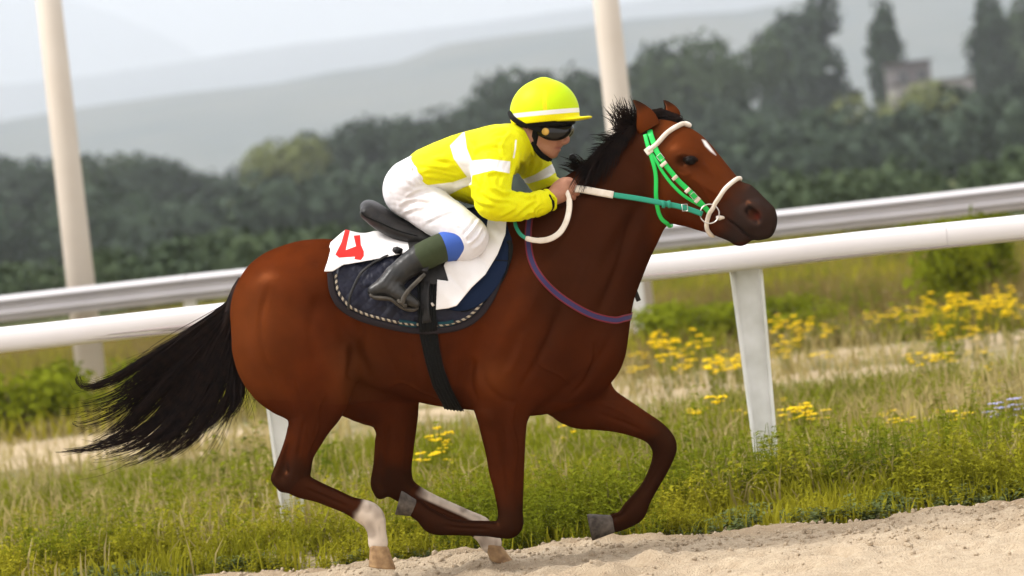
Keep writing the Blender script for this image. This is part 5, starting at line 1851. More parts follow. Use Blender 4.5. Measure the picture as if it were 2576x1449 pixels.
under = [C_[-1] + (0, 0, 0), C_[-1] + np.array([.012, .05, -.016]), C_[-1] + np.array([.02, .11, -.010]), C_[-1] + np.array([.02, .17, .03])]
ribbon('throat_latch', smooth_path(under, 4), [(0, -.3, -1)] * 13, .009, .003, m_bgreen, bridle)
near = [hit(a, b, .006) for a, b in [(1637, 340), (1632, 325), (1628, 312)]]
top_ = [q[0] for q in near]
allp = top_ + list(HEAD.mirror(np.array(top_)))[::-1]
nn = [q[1] for q in near]; nn = nn + [n * (1, -1, 1) for n in nn[::-1]]
ribbon('crown_strap', allp, nn, .012, .005, m_bgreen, bridle)
for a, b, ang in ((1672, 412, 0), (1701, 445, 0), (1732, 477, 0), (1756, 501, 0)):
    j = min(range(len(CHEEK)), key=lambda q: (CHEEK[q][0] - a) ** 2 + (CHEEK[q][1] - b) ** 2)
    t = np.array(CHEEK[min(j + 1, len(CHEEK) - 1)]) - np.array(CHEEK[max(j - 1, 0)]); t = t / np.linalg.norm(t); q = np.array([-t[1], t[0]])
    strip('keeper', [(a - q[0] * 9, b - q[1] * 9), (a, b), (a + q[0] * 9, b + q[1] * 9)], .0075, .012, .004, m_white_rein, bridle, HB, 3, y=-.1)
for a, b in ((1664, 396), (1747, 491)):
    c, n = hit(a, b, .0145)
    u = P(a + 8, b + 9, 0) - P(a, b, 0); u -= n * (u @ n); u /= np.linalg.norm(u); v = np.cross(n, u)
    pts = [c + u * sx_ * .013 + v * sy_ * .012 for sx_, sy_ in ((-1, -1), (1, -1), (1, 1), (-1, 1))]
    V, F = tube_geo(pts, .0016, 6, 1, tuple(n), True); obj('buckle', V, F, m_steel, bridle, True)
RINGC, RN = hit(1789, 534, .016)
RN = np.array([-.05, -1, .05]); RN /= np.linalg.norm(RN)
u = np.array([1.0, 0, 0]); u -= RN * (u @ RN); u /= np.linalg.norm(u); v = np.cross(RN, u)
RINGC[1] -= .014
ring = [RINGC + .040 * (math.cos(a) * u + math.sin(a) * v) for a in np.linspace(0, 2 * math.pi, 32, endpoint=False)]
V, F = tube_geo(ring, .0030, 8, 1, None, True); obj('bit_ring', V, F, m_steel, bridle, True)
rm = HEAD.mirror(np.array(ring)); V, F = tube_geo(rm, .0030, 8, 1, None, True); obj('bit_ring', V, F, m_steel, bridle, True)
b0 = hit(1808, 545, .012)[0]; b1 = hit(1826, 547, .0)[0]
MB().tube([b0 + (-.006, 0, 0), b0 + (.008, 0, -.001), (b0 + b1) / 2 + (0.004, 0, 0), b1 + (.004, .02, 0)], [.008, .011, .007, .005], 10).build('bit_cheek', m_white_rein, bridle, True)

# ------------------------------------------------------------------ reins
reins = empty('reins', tuple(P(1500, 490, -.12)), 'teal reins with white rubber grips held in the rider hand', 'reins')
HANDY = -.125
r0 = RINGC + np.array([-.030, -.004, 0.002])
far0 = HEAD.mirror(r0)[0]


def rein_line(L, a=None, n=6):
    return smooth_path(([a] if a is not None else []) + [P(x, y, d) for x, y, d in L], n)


g_ = rein_line([(1723, 523, -.17), (1676, 513, -.165), (1608, 500, -.155), (1540, 490, -.145)], r0)
ribbon('rein', g_, [(0.05, -1, .1)] * len(g_), .0115, .0045, m_teal_rein, reins)
w_ = rein_line([(1543, 490.5, -.1455), (1500, 483, -.14), (1462, 476, -.13), (1440, 476, -.122), (1420, 482, -.115)])
ribbon('rubber_grip', w_, [(0.05, -1, .1)] * len(w_), .0155, .0065, m_white_rein, reins)
for x in (1683, 1668):
    c = P(x, 514, -.167)
    strip_pts = [c + (0, -.004, .014), c + (.001, -.009, 0), c + (0, -.004, -.014)]
    ribbon('rein_keeper', smooth_path(strip_pts, 3), [(0, -1, 0)] * 7, .007, .004, m_teal_rein, reins)
c = P(1722, 522, -.178)
V, F = tube_geo([c + (-.010, 0, -.014), c + (.012, 0, -.015), c + (.012, 0, .013), c + (-.010, 0, .014)], .0018, 6, 1, (0, 1, 0), True); obj('rein_buckle', V, F, m_steel, reins, True)
lp = rein_line([(1426, 482, -.14), (1432, 500, -.17), (1432, 528, -.20), (1424, 560, -.225), (1406, 588, -.24), (1378, 603, -.25), (1348, 605, -.25), (1322, 599, -.245)])
ribbon('rubber_loop', lp, [(-.35, -1, .12)] * len(lp), .0125, .006, m_white_rein, reins, [.8, 1, 1, 1, 1, .9, .7])
lp = rein_line([(1324, 599.5, -.245), (1310, 590, -.24), (1299, 572, -.22), (1296, 552, -.18), (1310, 530, -.10)])
ribbon('rein', lp, [(-.5, -1, .1)] * len(lp), .008, .004, m_teal_rein, reins)
f_ = rein_line([(1723, 523, .20), (1608, 500, .18), (1520, 487, .14), (1440, 476, .06), (1415, 478, .05)], far0)
ribbon('rein', f_, [(0, 1, .1)] * len(f_), .0115, .0045, m_teal_rein, reins)

# riding whip held in the far hand, passing behind the neck
wp = empty('riding_whip', tuple(P(1440, 440, .07)), 'black riding whip passing behind the horse neck, tip below the neck', 'whip')
wpts = smooth_path([P(1441, 398, .045), P(1452, 425, .06), P(1480, 490, .10), P(1535, 610, .17), P(1590, 712, .21), P(1606, 757, .22)], 4)
V, F = tube_geo(wpts, [.008] * 6 + [.006] * 15, 10); obj('shaft', V, F, m_leather, wp, True)
V, F = tube_geo([P(1438, 388, .043), P(1440, 394, .044), P(1443, 402, .046), P(1446, 410, .05)], [.010, .0165, .015, .008], 12); obj('knob', V, F, m_leather, wp, True)
ribbon('flapper', [P(1588, 710, .21), P(1598, 733, .215), P(1607, 757, .22)], [(.2, -1, 0)] * 3, .0105, .004, m_leather, wp)

# ================================================================== the rider
BODY = Field((P(880, 700, 0)[0], -.45, P(1100, 830, 0)[2]), (P(1500, 500, 0)[0], .45, P(1400, 180, 0)[2] + .02), .0046)
RH = Yaw(P(1365, 310, 0), R(13))


def iso(L):
    """(px, py, y, r_px[, w factor]) -> rows"""
    return np.array([list(P(a[0], a[1], a[2])) + [M(a[3], a[2]), M(a[3], a[2]) * (a[4] if len(a) > 4 else 1)] for a in L])


def grow(p, d):
    q = p.copy(); q[:, 3:] = np.maximum(q[:, 3:] + d, .004); return q


TORSO_R = iso([(1035, 455, 0, 62, 2.3), (1075, 432, 0, 61, 2.35), (1130, 415, 0, 66, 2.2), (1195, 400, 0, 74, 2.05), (1250, 385, 0, 66, 2.3), (1282, 370, 0, 52, 2.4)])
ARM_N = iso([(1262, 372, -.165, 46), (1250, 400, -.215, 49), (1238, 445, -.255, 51), (1236, 490, -.28, 50), (1248, 512, -.285, 44), (1290, 521, -.265, 37), (1335, 517, -.22, 32), (1362, 510, -.175, 28), (1376, 504, -.155, 23)])
ARM_F = iso([(1300, 375, .15, 45), (1335, 405, .20, 44), (1358, 440, .225, 40), (1370, 462, .21, 34), (1392, 470, .16, 26), (1412, 475, .10, 20)])
LEG_N = iso([(1032, 480, -.075, 64, 1.1), (1062, 508, -.12, 60, 1.05), (1100, 538, -.18, 56), (1140, 565, -.225, 52), (1170, 585, -.245, 48), (1180, 600, -.25, 46), (1168, 612, -.25, 42)])
SHIN_N = iso([(1168, 606, -.252, 40), (1140, 614, -.265, 37), (1100, 628, -.28, 36), (1055, 650, -.295, 34), (1018, 675, -.31, 29), (992, 698, -.325, 26)])
FOOT_N = iso([(992, 694, -.325, 25), (976, 716, -.335, 24), (1000, 736, -.345, 22, 1.25), (1028, 754, -.35, 17, 1.6), (1044, 764, -.352, 12, 1.8)])
HEEL_N = iso([(976, 716, -.335, 23), (953, 727, -.335, 20), (941, 732, -.335, 17)])


def mir(p):
    q = p.copy(); q[:, 1] *= -1; return q


for p in (TORSO_R, ARM_N, ARM_F, LEG_N, mir(LEG_N), SHIN_N, mir(SHIN_N), FOOT_N, mir(FOOT_N), HEEL_N, mir(HEEL_N)):
    BODY.chain(grow(p, -.016 if p is TORSO_R else -.011), .03, 4)
BODY.chain(iso([(1268, 378, 0, 42, 1.2), (1305, 360, 0, 36, 1.15), (1335, 340, 0, 34, 1.15), (1352, 320, 0, 36, 1.1)]), .03, 4)
# head, in its own frame
hd = lambda L: rows(L)
BODY.chain(hd([(1350, 290, 58, 0, .072), (1372, 300, 57, 0, .075)]), .02, 3, RH)
BODY.chain(hd([(1384, 322, 34, 0, .064), (1390, 345, 28, 0, .056), (1388, 366, 22, 0, .046), (1388, 380, 13, 0, .026)]), .02, 4, RH)
BODY.chain(hd([(1390, 310, 31, 0, .060), (1399, 328, 22, 0, .05)]), .02, 3, RH)
for s in (-1, 1):
    BODY.chain(hd([(1352, 352, 13, s * .050, .012), (1370, 372, 10, s * .038, .012), (1386, 386, 8, s * .014, .012)]), .025, 3, RH)
    BODY.chain(hd([(1392, 343, 13, s * .036, .016), (1380, 340, 14, s * .048, .014)]), .025, 3, RH)
    BODY.chain(hd([(1418, 358, 4.5, s * .011, .007)]), .008, 1, RH)
    BODY.chain(hd([(1416, 362.5, 2.2, s * .008, .004)]), .004, 1, RH, 'sub')
    BODY.chain(hd([(1413, 322, 9, s * .030, .014)]), .014, 1, RH, 'sub')
    BODY.chain(hd([(1411, 324, 7, s * .030, .012)]), .006, 1, RH)
    # ear
    BODY.chain(hd([(1331, 320, 9, s * .076, .006), (1334, 329, 9, s * .078, .007), (1337, 338, 5, s * .074, .006)]), .006, 4, RH)
    BODY.chain(hd([(1334, 322, 4, s * .084, .005), (1336, 330, 3.4, s * .084, .005)]), .004, 3, RH, 'sub')
BODY.chain(hd([(1415, 320, 5, 0, .008), (1421, 332, 5.5, 0, .010), (1426, 346, 6.2, 0, .0125), (1426, 355, 6.2, 0, .0135), (1419, 361, 4, 0, .008)]), .012, 5, RH)
BODY.chain(hd([(1408, 368, 5.5, 0, .022), (1403, 368, 6, 0, .026)]), .008, 3, RH)
BODY.chain(hd([(1404, 377, 5.8, 0, .020), (1399, 378, 6, 0, .024)]), .008, 3, RH)
BODY.chain(hd([(1393, 388, 9, 0, .020)]), .014, 1, RH)
BODY.chain(hd([(1413, 372.6, 1.0, 0, .026), (1400, 372.6, 1.2, 0, .032)]), .004, 3, RH, 'sub')
# hands: palm, four fingers closed round the rein, thumb along the top
HANDS = []


def hand(o, s):
    """o: depth of the hand, s: -1 near hand (its back faces the camera side), +1 far hand"""
    q = lambda L, k=.008, sub=4: BODY.chain(iso(L), k, sub, margin=.015)
    q([(1378, 503, o + s * .01, 21), (1392, 494, o + s * .008, 22), (1402, 487, o, 22)], .02)                       # wrist
    q([(1404, 474, o, 17, .85), (1422, 459, o, 10.5, .95)], .014)                                          # back of the hand, in four rays
    q([(1404, 482, o, 18, .8), (1428, 470, o, 10.5, .95)], .014)
    q([(1404, 488, o, 18, .8), (1430, 482, o, 10.5, .95)], .014)
    q([(1404, 496, o, 16, .8), (1425, 494, o, 10, .95)], .014)
    kn = [(1425, 458), (1432, 469), (1433, 481), (1428, 493)]
    ln = [1.0, 1.08, 1.0, .82]
    for i, ((x, y), l) in enumerate(zip(kn, ln)):
        r = (7.2, 7.4, 7.0, 6.2)[i]
        q([(x, y, o, r * 1.12), (x + 13 * l, y + 1, o - s * .006, r * 1.02), (x + 19 * l, y + 5, o - s * .018, r), (x + 17 * l, y + 9, o - s * .036, r * .95),
           (x + 7 * l, y + 10, o - s * .044, r * .9), (x - 3 * l, y + 9, o - s * .040, r * .82)], .004, 4)
    q([(1402, 466, o - s * .012, 11), (1416, 455, o - s * .022, 9), (1432, 453, o - s * .026, 7.6), (1443, 459, o - s * .024, 6.6)], .007)


hand(-.125, -1)
hand(.045, 1)
BV, BQ = BODY.mesh(1)
BN = normals(BV, BQ)
hlx, hly, hlz = RH.to_local(BV[:, 0], BV[:, 1], BV[:, 2])
fx_, fy_ = to_px(np.stack([hlx, 0 * hlx, hlz], 1))
ishead = (fx_ > 1320) & (fy_ < 400)
lip = np.exp(-((fx_ - 1408) / 8) ** 2 - ((fy_ - 372.5) / 4.5) ** 2) * ishead * .85
cheek_ = .35 * np.exp(-((fx_ - 1395) / 16) ** 2 - ((fy_ - 352) / 10) ** 2) * ishead + .35 * np.exp(-((fx_ - 1427) / 7) ** 2 - ((fy_ - 352) / 9) ** 2) * ishead
knx, kny = to_px(BV)
knuck = .35 * np.exp(-((knx - 1446) / 9) ** 2) * ((kny > 440) & (kny < 515))
brow = np.exp(-((fx_ - 1412) / 8) ** 2 - ((fy_ - 314) / 3) ** 2) * ishead
hairz = ishead & (fy_ < 322) & (fx_ < 1368) & (np.abs(hlx * 0 + hly) < .0735)
person = obj('person', BV, BQ, m_skin, None, True, dict(lip=np.clip(lip + cheek_ + knuck, 0, 1), brow=np.clip(brow, 0, 1)))
tag(person, 'rider in yellow jersey and yellow helmet crouching forward over the galloping horse', 'person')


# ---- jersey
def folds(V, N, items, seed):
    """soft cloth folds: (px, py, spread, direction deg, wavelength px, height m)"""
    x, y = to_px(V)
    d = np.zeros(len(V))
    for a, b, sp, ang, wl, hgt in items:
        c, s = math.cos(R(ang)), math.sin(R(ang))
        u = (x - a) * c + (y - b) * s; v = -(x - a) * s + (y - b) * c
        w = vnoise(V[:, 0] * 7, V[:, 1] * 7, V[:, 2] * 7, seed) * 1.6
        ph_ = v / wl * 2 * math.pi + w + .012 * u
        d += hgt * .5 * (np.abs(np.sin(ph_ / 2 + 1.5 * vnoise(V[:, 0] * 13, V[:, 1] * 13, V[:, 2] * 13, seed + 9))) ** .7 - .6) * (.35 + .65 * np.clip(.5 + vnoise(V[:, 0] * 9, V[:, 1] * 9, V[:, 2] * 9, seed + 5), 0, 1)) * np.exp(-((x - a) ** 2 + (y - b) ** 2) / sp ** 2)
    return V + N * d[:, None]


def creases(V, N, items):
    """sharp creases: (points px, width px, height m): a ridge with a valley at its side"""
    x, y = to_px(V)
    d = np.zeros(len(V))
    for L, w, hgt in items:
        q = smooth_path(L, 5)
        m0 = (x > q[:, 0].min() - 5 * w) & (x < q[:, 0].max() + 5 * w) & (y > q[:, 1].min() - 5 * w) & (y < q[:, 1].max() + 5 * w) & (V[:, 1] < .16)
        X, Y = x[m0], y[m0]
        b = np.full(len(X), 1e9); t_ = np.zeros(len(X)); sg = np.zeros(len(X))
        for i in range(len(q) - 1):
            e = q[i + 1] - q[i]; l = math.hypot(*e) + 1e-9
            t = np.clip(((X - q[i][0]) * e[0] + (Y - q[i][1]) * e[1]) / (l * l), 0, 1)
            dd = np.hypot(X - q[i][0] - e[0] * t, Y - q[i][1] - e[1] * t)
            k = dd < b
            b[k] = dd[k]; t_[k] = ((i + t) / (len(q) - 1))[k]
            sg[k] = np.sign(e[0] * (Y - q[i][1]) - e[1] * (X - q[i][0]))[k]
        v = b * sg
        taper = np.clip(np.minimum(t_, 1 - t_) * 5, 0, 1)
        d[m0] += hgt * taper * (np.exp(-(v / w) ** 2) - .8 * np.exp(-((v - 1.7 * w) / w) ** 2))
    return V + N * d[:, None]


JC = [([(1052, 428), (1088, 428), (1129, 436), (1161, 442)], 6, .007), ([(1046, 410), (1096, 419), (1146, 423)], 6, .006), ([(1060, 442), (1100, 446), (1150, 452)], 6, .006),
      ([(1189, 386), (1209, 369), (1249, 362), (1278, 372)], 6, .006), ([(1222, 438), (1249, 432), (1279, 438)], 5, .006), ([(1298, 355), (1303, 408), (1284, 452)], 5, .007),
      ([(1310, 395), (1322, 420), (1318, 450)], 5, .006), ([(1330, 398), (1318, 430), (1300, 458)], 5, .007), ([(1350, 402), (1336, 430), (1322, 452)], 5, .006), ([(1368, 405), (1360, 425), (1348, 440)], 4, .005),
      ([(1186, 490), (1209, 508), (1249, 517)], 6, .007), ([(1229, 466), (1268, 484), (1302, 482)], 6, .007), ([(1216, 480), (1240, 500), (1290, 504)], 5, .005), ([(1290, 480), (1330, 494), (1356, 486)], 5, .007),
      ([(1290, 545), (1320, 520), (1350, 500)], 5, .006), ([(1330, 550), (1340, 528), (1362, 510)], 4, .007), ([(1310, 552), (1326, 536), (1346, 530)], 4, .006), ([(1345, 545), (1350, 530), (1366, 520)], 4, .006),
      ([(1252, 545), (1275, 535), (1300, 520)], 5, .005), ([(1195, 440), (1205, 460), (1200, 485)], 5, .006), ([(1260, 400), (1240, 385), (1215, 385)], 5, .005), ([(1275, 345), (1262, 365), (1264, 390)], 5, .005),
      ([(1285, 330), (1272, 345), (1240, 352)], 5, .005), ([(1170, 345), (1190, 365), (1196, 395)], 6, .004), ([(1110, 390), (1130, 410), (1160, 420)], 6, .004), ([(1200, 470), (1170, 465), (1140, 475)], 6, .006),
      ([(1080, 400), (1120, 398), (1150, 408)], 6, .004), ([(1230, 420), (1225, 450), (1235, 470)], 5, .005), ([(1268, 440), (1262, 462), (1276, 478)], 5, .005)]
PC = [([(1015, 498), (1048, 478), (1096, 470)], 5, .005), ([(1004, 514), (1040, 500), (1090, 505)], 5, .005), ([(1008, 538), (1040, 524), (1070, 522)], 5, .004), ([(1060, 562), (1110, 538), (1150, 526)], 5, .003),
      ([(1208, 550), (1186, 580), (1168, 600)], 4.5, .006), ([(1216, 565), (1200, 594), (1176, 616)], 4.5, .006), ([(1224, 580), (1212, 606), (1186, 630)], 4.5, .005), ([(1150, 560), (1170, 580), (1180, 605)], 4.5, .004),
      ([(1040, 415), (1052, 438), (1072, 456)], 4, .006), ([(1028, 425), (1040, 446), (1062, 466)], 4, .005), ([(1010, 440), (1030, 455), (1056, 470)], 5, .004), ([(985, 470), (1000, 500), (1010, 530)], 6, .003)]
JF = Field((P(1010, 600, 0)[0], -.40, P(1200, 590, 0)[2]), (P(1420, 400, 0)[0], .36, P(1300, 285, 0)[2]), .0040)
jt = TORSO_R[1:].copy()
jt[0, :3] = P(1080, 432, 0); jt[0, 3:] = (M(61), M(61) * 2.4)
JF.chain(jt, 0, 4)
JF.chain(iso([(1268, 368, 0, 50, 1.9), (1292, 360, 0, 43, 1.5), (1312, 352, 0, 38, 1.15)]), .04, 4)
JF.chain(iso([(1250, 372, -.10, 52), (1262, 374, -.155, 48)]), .05, 3)
JF.chain(iso([(1270, 372, .10, 52), (1300, 378, .150, 47)]), .05, 3)
JF.chain(ARM_N[:-1], .035, 4)
JF.chain(iso([(1352, 513, -.195, 30), (1364, 509, -.172, 27), (1370, 507, -.165, 23)]), .02, 3)
JF.chain(ARM_F, .035, 4)
JF.chain(iso([(1200, 470, 0, 48, 2.2), (1160, 462, 0, 42, 2.4), (1120, 452, 0, 42, 2.6)]), .05, 4)       # belly of the loose jersey
JF.chain(iso([(1334, 346, 0, 37, 1.0), (1352, 336, 0, 46, 1.2), (1400, 312, 0, 60, 1.2)]), .006, 4, None, 'sub')
JV, JQ = JF.mesh(2)
JN = normals(JV, JQ)
JV = folds(JV, JN, [(1215, 470, 60, 60, 26, .010), (1105, 455, 70, 20, 24, .010), (1060, 425, 50, 25, 16, .006), (1340, 515, 60, 75, 17, .009), (1245, 360, 55, 150, 30, .006),
                    (1310, 420, 60, 115, 17, .012), (1265, 530, 50, 20, 22, .007), (1370, 455, 50, 150, 20, .008), (1150, 400, 90, -20, 38, .005), (1225, 520, 45, 100, 22, .007)], 81)
JN = normals(JV, JQ)
JV = creases(JV, JN, JC)
JN = normals(JV, JQ)
JV = JV + JN * (.0025 * vnoise(JV[:, 0] * 16, JV[:, 1] * 16, JV[:, 2] * 16, 83))[:, None]
jx, jy = to_px(JV)
armn = poly_sd(jx, jy, [(1186, 404), (1230, 400), (1284, 406), (1282, 436), (1240, 428), (1187, 441)])
armn = np.where(JV[:, 1] < -.10, armn, 99)
chest = np.minimum(poly_sd(jx, jy, [(1132, 366), (1164, 334), (1168, 330), (1174, 372), (1186, 402), (1200, 425), (1188, 462), (1165, 432), (1142, 400)]),
                   poly_sd(jx, jy, [(1076, 466), (1140, 458), (1190, 440), (1190, 462), (1165, 472), (1132, 489), (1118, 487)]))
chest = np.where((JV[:, 1] < .30) & ((jx < 1187) | (JV[:, 1] > -.17)), chest, 99)
armf = np.where(JV[:, 1] > .09, poly_sd(jx, jy, [(1305, 455), (1345, 440), (1390, 412), (1410, 425), (1380, 446), (1330, 462)]), 99)
piping = np.where(JV[:, 1] < 0, poly_sd(jx, jy, [(1296, 352), (1300, 352), (1298, 376), (1294, 398), (1290, 398), (1294, 375)]), 99)
band = np.minimum(np.minimum(armn, chest), np.minimum(armf, piping)) / 600
jersey = obj('jersey', JV, JQ, m_jersey, person, True, dict(band=band))
m_jersey.node_tree.nodes['Principled BSDF'].inputs['Subsurface Weight'].default_value = 0.0
# collar ring and its red lining
ring_c = (P(1302, 316, 0) + P(1344, 388, 0)) / 2
ra_ = (P(1302, 316, 0) - P(1344, 388, 0)) / 2
for nm, mt, rad, k, off in (('collar', m_jersey, .014, 1.0, 0), ('collar_lining', m_lining, .010, .90, .004)):
    pts = [ring_c + ra_ * math.cos(a) * k + np.array([0, .064 * math.sin(a) * k, 0]) + np.array([off, 0, -off]) for a in np.linspace(0, 2 * math.pi, 28, endpoint=False)]
    V, F = tube_geo(pts, rad, 10, .6, (0.8, 0, -.4), True)
    obj(nm, V, F, mt, jersey, True, dict(band=np.ones(len(V))))
V, F = tube_geo([P(1344, 390, -.02), P(1333, 402, -.05), P(1320, 418, -.085), P(1310, 435, -.11)], .0025, 6)
# cuffs
ax0, ax1 = ARM_N[-2, :3], ARM_N[-1, :3]
dirn = ax1 - ax0; dirn /= np.linalg.norm(dirn)


def ring_at(c, r, n=24, wob=0.0):
    u = np.cross(dirn, (0, 1, 0)); u /= np.linalg.norm(u); v = np.cross(dirn, u)
    return [c + (r + wob * math.sin(a * 5)) * (math.cos(a) * u + math.sin(a) * v) for a in np.linspace(0, 2 * math.pi, n, endpoint=False)]


cw = P(1371, 507, -.165)
V, F = tube_geo(ring_at(cw, M(26)), .0105, 10, .55, None, True)
obj('wristband', V, F, m_black, person, True)
cw = P(1379, 504, -.152)
V, F = tube_geo(ring_at(cw, M(25), 30, .003), .010, 8, .6, None, True)
obj('cuff', V, F, m_jersey, jersey, True, dict(band=np.ones(len(V))))

# ---- breeches
PF = Field((P(950, 600, 0)[0], -.36, P(1100, 680, 0)[2]), (P(1240, 560, 0)[0], .36, P(1050, 380, 0)[2]), .0040)
PF.chain(iso([(1034, 462, 0, 62, 2.3), (1066, 440, 0, 58, 2.3)]), 0, 4)
PF.chain(iso([(1034, 480, -.06, 66, 1.3), (1034, 480, .06, 66, 1.3)]), .03, 3)
for p in (LEG_N, mir(LEG_N)): PF.chain(p, .03, 4)
for s in (1, -1): PF.chain(iso([(1180, 596, -s * .25, 47), (1172, 614, -s * .252, 40), (1150, 618, -s * .26, 36)]), .02, 4)
V, Q = PF.mesh(2)
N = normals(V, Q)
V = folds(V, N, [(1040, 525, 60, 8, 15, .004), (1080, 485, 45, 30, 15, .005), (1185, 590, 40, 80, 15, .004), (1050, 430, 40, 45, 15, .005)], 85)
N = normals(V, Q)
V = creases(V, N, PC)
N = normals(V, Q)
V = V + N * (.0015 * vnoise(V[:, 0] * 22, V[:, 1] * 22, V[:, 2] * 22, 86))[:, None]
x, y = to_px(V)
soil = .55 * np.exp(-((x - 1085) / 55) ** 2 - ((y - 500) / 28) ** 2) * (.5 + .5 * vnoise(x / 40, y / 30, 0, 87))
obj('breeches', V, Q, m_breeches, person, True, dict(soil=np.clip(soil, 0, 1)))

# ---- boots and blue cuffs
for s in (-1, 1):
    BF = Field((P(905, 700, -.34)[0], -.44, P(1000, 800, -.34)[2]), (P(1190, 640, -.2)[0], -.20, P(1100, 570, -.3)[2]), .0042)
    BF.chain(iso([(1128, 617, -.268, 37), (1100, 628, -.28, 37), (1060, 648, -.295, 36), (1022, 672, -.31, 31), (996, 696, -.325, 28)]), 0, 4)
    BF.chain(FOOT_N, .018, 4); BF.chain(HEEL_N, .018, 4)
    V, Q = BF.mesh(1)
    N = normals(V, Q)
    V = folds(V, N, [(988, 704, 30, 130, 12, .007), (1020, 676, 40, 60, 16, .004), (1085, 632, 40, 62, 22, .004)], 90)
    x, y = to_px(V)
    gaiter = poly_sd(x, y, [(1040, 600), (1150, 560), (1160, 660), (1078, 690), (1062, 668), (1045, 640)]) / 600
    if s > 0: V = V * (1, -1, 1); Q = Q[:, ::-1]
    boot = obj('boot', V, Q, m_boot, person, True, dict(gaiter=gaiter))
    sole_pts = [(930, 744), (942, 752), (962, 754), (985, 757), (1000, 768), (1020, 780), (1040, 783), (1052, 778)]
    pts = [P(a, b - 4, -.345) * (1, -s * 1.0 if s > 0 else 1, 1) for a, b in sole_pts]
    V, F = tube_geo(smooth_path(pts, 4), [.020, .026, .028, .028, .030] + [.034] * 20 + [.030, .026, .022, .016], 12, .28, (.45, 0, 1))
    obj('sole', V, F, m_sole, boot, True)
    CF = Field((P(1090, 700, -.34)[0], -.36, P(1100, 690, -.3)[2]), (P(1195, 640, -.2)[0], -.19, P(1100, 560, -.3)[2]), .0042)
    CF.chain(iso([(1128, 618, -.268, 40.5), (1152, 611, -.258, 43)]), 0, 3)
    # cut square ends
    A_, B_ = P(1112, 624, -.27), P(1164, 606, -.255)
    dd = B_ - A_; LL = np.linalg.norm(dd); dd /= LL
    X, Y, Z = CF.grid((slice(None),) * 3)
    tpos = (X - A_[0]) * dd[0] + (Y - A_[1]) * dd[1] + (Z - A_[2]) * dd[2]
    CF.d = np.maximum(CF.d, np.maximum(-tpos, tpos - LL)).astype(np.float32)
    V, Q = CF.mesh(1)
    if s > 0: V = V * (1, -1, 1); Q = Q[:, ::-1]
    obj('sock_cuff', V, Q, m_blue, person, True)

# ---- helmet
EF = Field((P(1270, 330, 0)[0], -.16, P(1370, 345, 0)[2]), (P(1510, 300, 0)[0], .16, P(1370, 180, 0)[2]), .0042)
EF.chain(hd([(1370, 284, 86, 0, .118)]), 0, 1, RH)
EF.chain(hd([(1366, 222, 26, 0, .040), (1369, 204, 8, 0, .012)]), .02, 4, RH)
X, Y, Z = EF.grid((slice(None),) * 3)
XL_, YL_, ZL_ = RH.to_local(X, Y, Z)
a, b = P(1280, 316, 0), P(1460, 300, 0)
sl_ = (b[2] - a[2]) / (b[0] - a[0])
plane = (a[2] + (XL_ - a[0]) * sl_ - ZL_)
EF.d = np.maximum(EF.d, plane).astype(np.float32)
EF.chain(hd([(1368, 288, 78, 0, .108)]), .002, 1, RH, 'sub')
EF.chain(hd([(1415, 302, 6, 0, .095), (1448, 299.5, 5.2, 0, .085), (1470, 297, 4.4, 0, .066), (1484, 295, 3.2, 0, .040)]), .010, 6, RH)
EF.chain(hd([(1368, 320, 78, 0, .106)]), .004, 1, RH, 'sub')
V, Q = EF.mesh(1)
xl, yl, zl = RH.to_local(V[:, 0], V[:, 1], V[:, 2])
hx_, hy_ = to_px(np.stack([xl, 0 * xl, zl], 1))
rim_line = 316 + (hx_ - 1280) * (-16 / 180)
bcen = rim_line - 23
hb = (np.abs(hy_ - bcen) - 5.6) / 600
hb = np.where(hx_ > 1464, 1, hb)
rimv = (bcen + 6 - hy_) / 600
seam = (np.abs(hx_ - 1384 - (hy_ - 250) * .06) - 4.6) / 600
seam = np.where((hy_ < bcen - 6) & (hy_ > 226), np.minimum(seam, 1), 1)
helmet = obj('helmet', V, Q, m_helmet, person, True, dict(band=hb, rim=rimv, seam=seam))
V, F = tube_geo([RH.to_world(P(1368, y_, 0)[None])[0] for y_ in (204, 198, 194)], [.009, .008, .003], 10)
obj('top_button', V, F, m_helmet, helmet, True, dict(band=np.ones(len(V)), rim=np.ones(len(V)), seam=np.ones(len(V))))


def hp(px, py, y):
    return RH.to_world(P(px, py, 0)[None] + np.array([[0, y, 0]]))[0]


for s in (-1, 1):
    for nm, L, w in (('rear_strap', [(1287, 281, .030), (1292, 288, .060), (1303, 298, .090), (1320, 309, .097), (1340, 318, .092)], .011),
                     ('chin_strap', [(1306, 322, .066), (1318, 338, .074), (1333, 350, .072), (1348, 362, .064), (1358, 378, .050), (1368, 392, .034), (1380, 399, .012), (1382, 400, .0)], .012),
                     ('chin_strap', [(1362, 312, .080), (1358, 330, .076), (1354, 346, .068), (1350, 362, .062)], .014)):
        pts = smooth_path([hp(a, b, s * c) for a, b, c in L], 5)
        nr = np.array([(-.15, s, -.15)] * len(pts))
        ribbon(nm, pts, nr, w, .006, m_black, helmet)
# dark hood edge under the helmet rim
V, F = tube_geo([hp(1368 + 72 * math.cos(a), 312 - 6 * math.cos(a) * .9, .094 * math.sin(a)) for a in np.linspace(0, 2 * math.pi, 36, endpoint=False)], .0115, 10, 1, None, True)
obj('hood_edge', V, F, m_black, helmet, True)

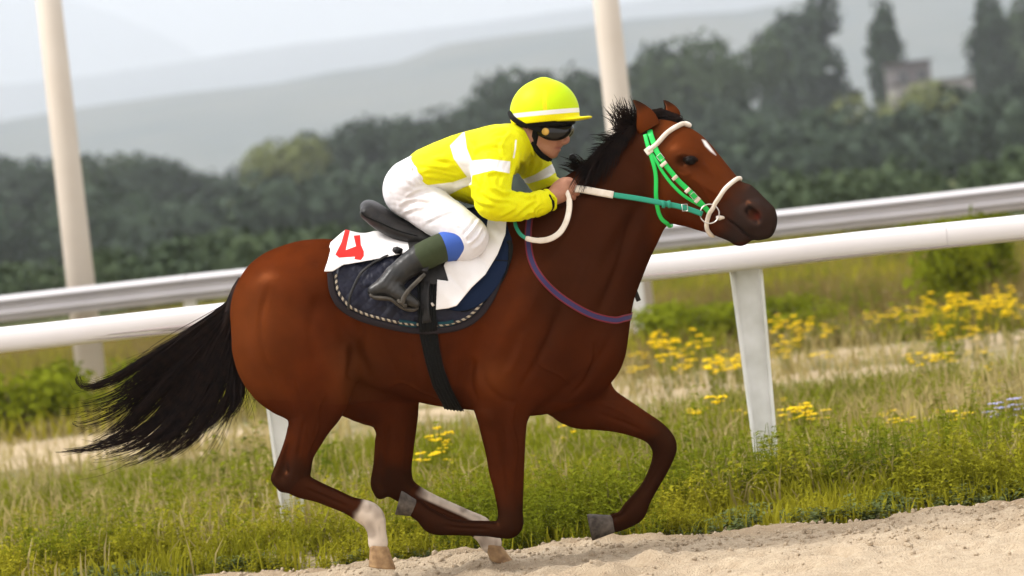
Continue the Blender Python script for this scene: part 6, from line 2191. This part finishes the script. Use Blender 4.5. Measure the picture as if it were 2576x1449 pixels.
# ---- goggles
GF = Field((P(1340, 360, 0)[0], -.13, P(1370, 370, 0)[2]), (P(1470, 300, 0)[0], .13, P(1370, 290, 0)[2]), .0036)
arc = [(1374, 328, 15, .076, .014), (1392, 333, 19, .070, .018), (1410, 334, 19, .052, .022), (1424, 329, 16, .026, .022), (1430, 322, 12, 0, .02)]
GF.chain(hd([(a, b, r, -y, w) for a, b, r, y, w in arc] + [(a, b, r, y, w) for a, b, r, y, w in arc[::-1][1:]]), .0, 4, RH)
V, Q = GF.mesh(1)
gog = obj('goggles', V, Q, m_lens, person, True)
for s in (-1, 1):
    pts = smooth_path([hp(1394 + 0, 348, s * .079), hp(1382, 340, s * .083), hp(1378, 326, s * .084), hp(1390, 316, s * .084), hp(1410, 316, s * .066), hp(1422, 322, s * .044),
                       hp(1420, 340, s * .046), hp(1409, 351, s * .062)], 4)
    V, F = tube_geo(pts, .0042, 8, 1, None, True)
    obj('goggle_frame', V, F, m_black, gog, True)
    c = hp(1384, 331, s * .092)
    nrm = hp(1384, 331, s * .2) - c; nrm /= np.linalg.norm(nrm)
    V, F = tube_geo([c - nrm * .006, c + nrm * .004, c + nrm * .005], [.0155, .0155, .012], 24)
    obj('side_disc', V, F, m_gold, gog, True)
    V, F = tube_geo([c + nrm * .004 + .0115 * (math.cos(a) * np.array([1.0, .15, 0]) + math.sin(a) * np.array([0, 0, 1.0])) for a in np.linspace(0, 6.283, 20, endpoint=False)], .0014, 6, 1, None, True)
    obj('disc_rim', V, F, m_gold, gog, True)
    pts = smooth_path([hp(1374, 328, s * .088), hp(1356, 322, s * .092), hp(1340, 314, s * .094)], 4)
    ribbon('goggle_strap', pts, [(-.1, s, 0)] * len(pts), .012, .004, m_black, gog)

# ------------------------------------------------------------------ the hazy air
mh = bpy.data.materials.new('haze_air')
mh.use_nodes = True
nt = mh.node_tree
nt.nodes.remove(nt.nodes['Principled BSDF'])
pv = nt.nodes.new('ShaderNodeVolumePrincipled')
pv.inputs['Color'].default_value = (0.90, 0.94, 1.0, 1)
pv.inputs['Density'].default_value = 0.00021
pv.inputs['Anisotropy'].default_value = 0.5
nt.links.new(pv.outputs[0], nt.nodes['Material Output'].inputs['Volume'])
hz = MB().box((0, 13960, 1049), (24000, 28080, 2102)).build('haze', mh)
tag(hz, kind='stuff')
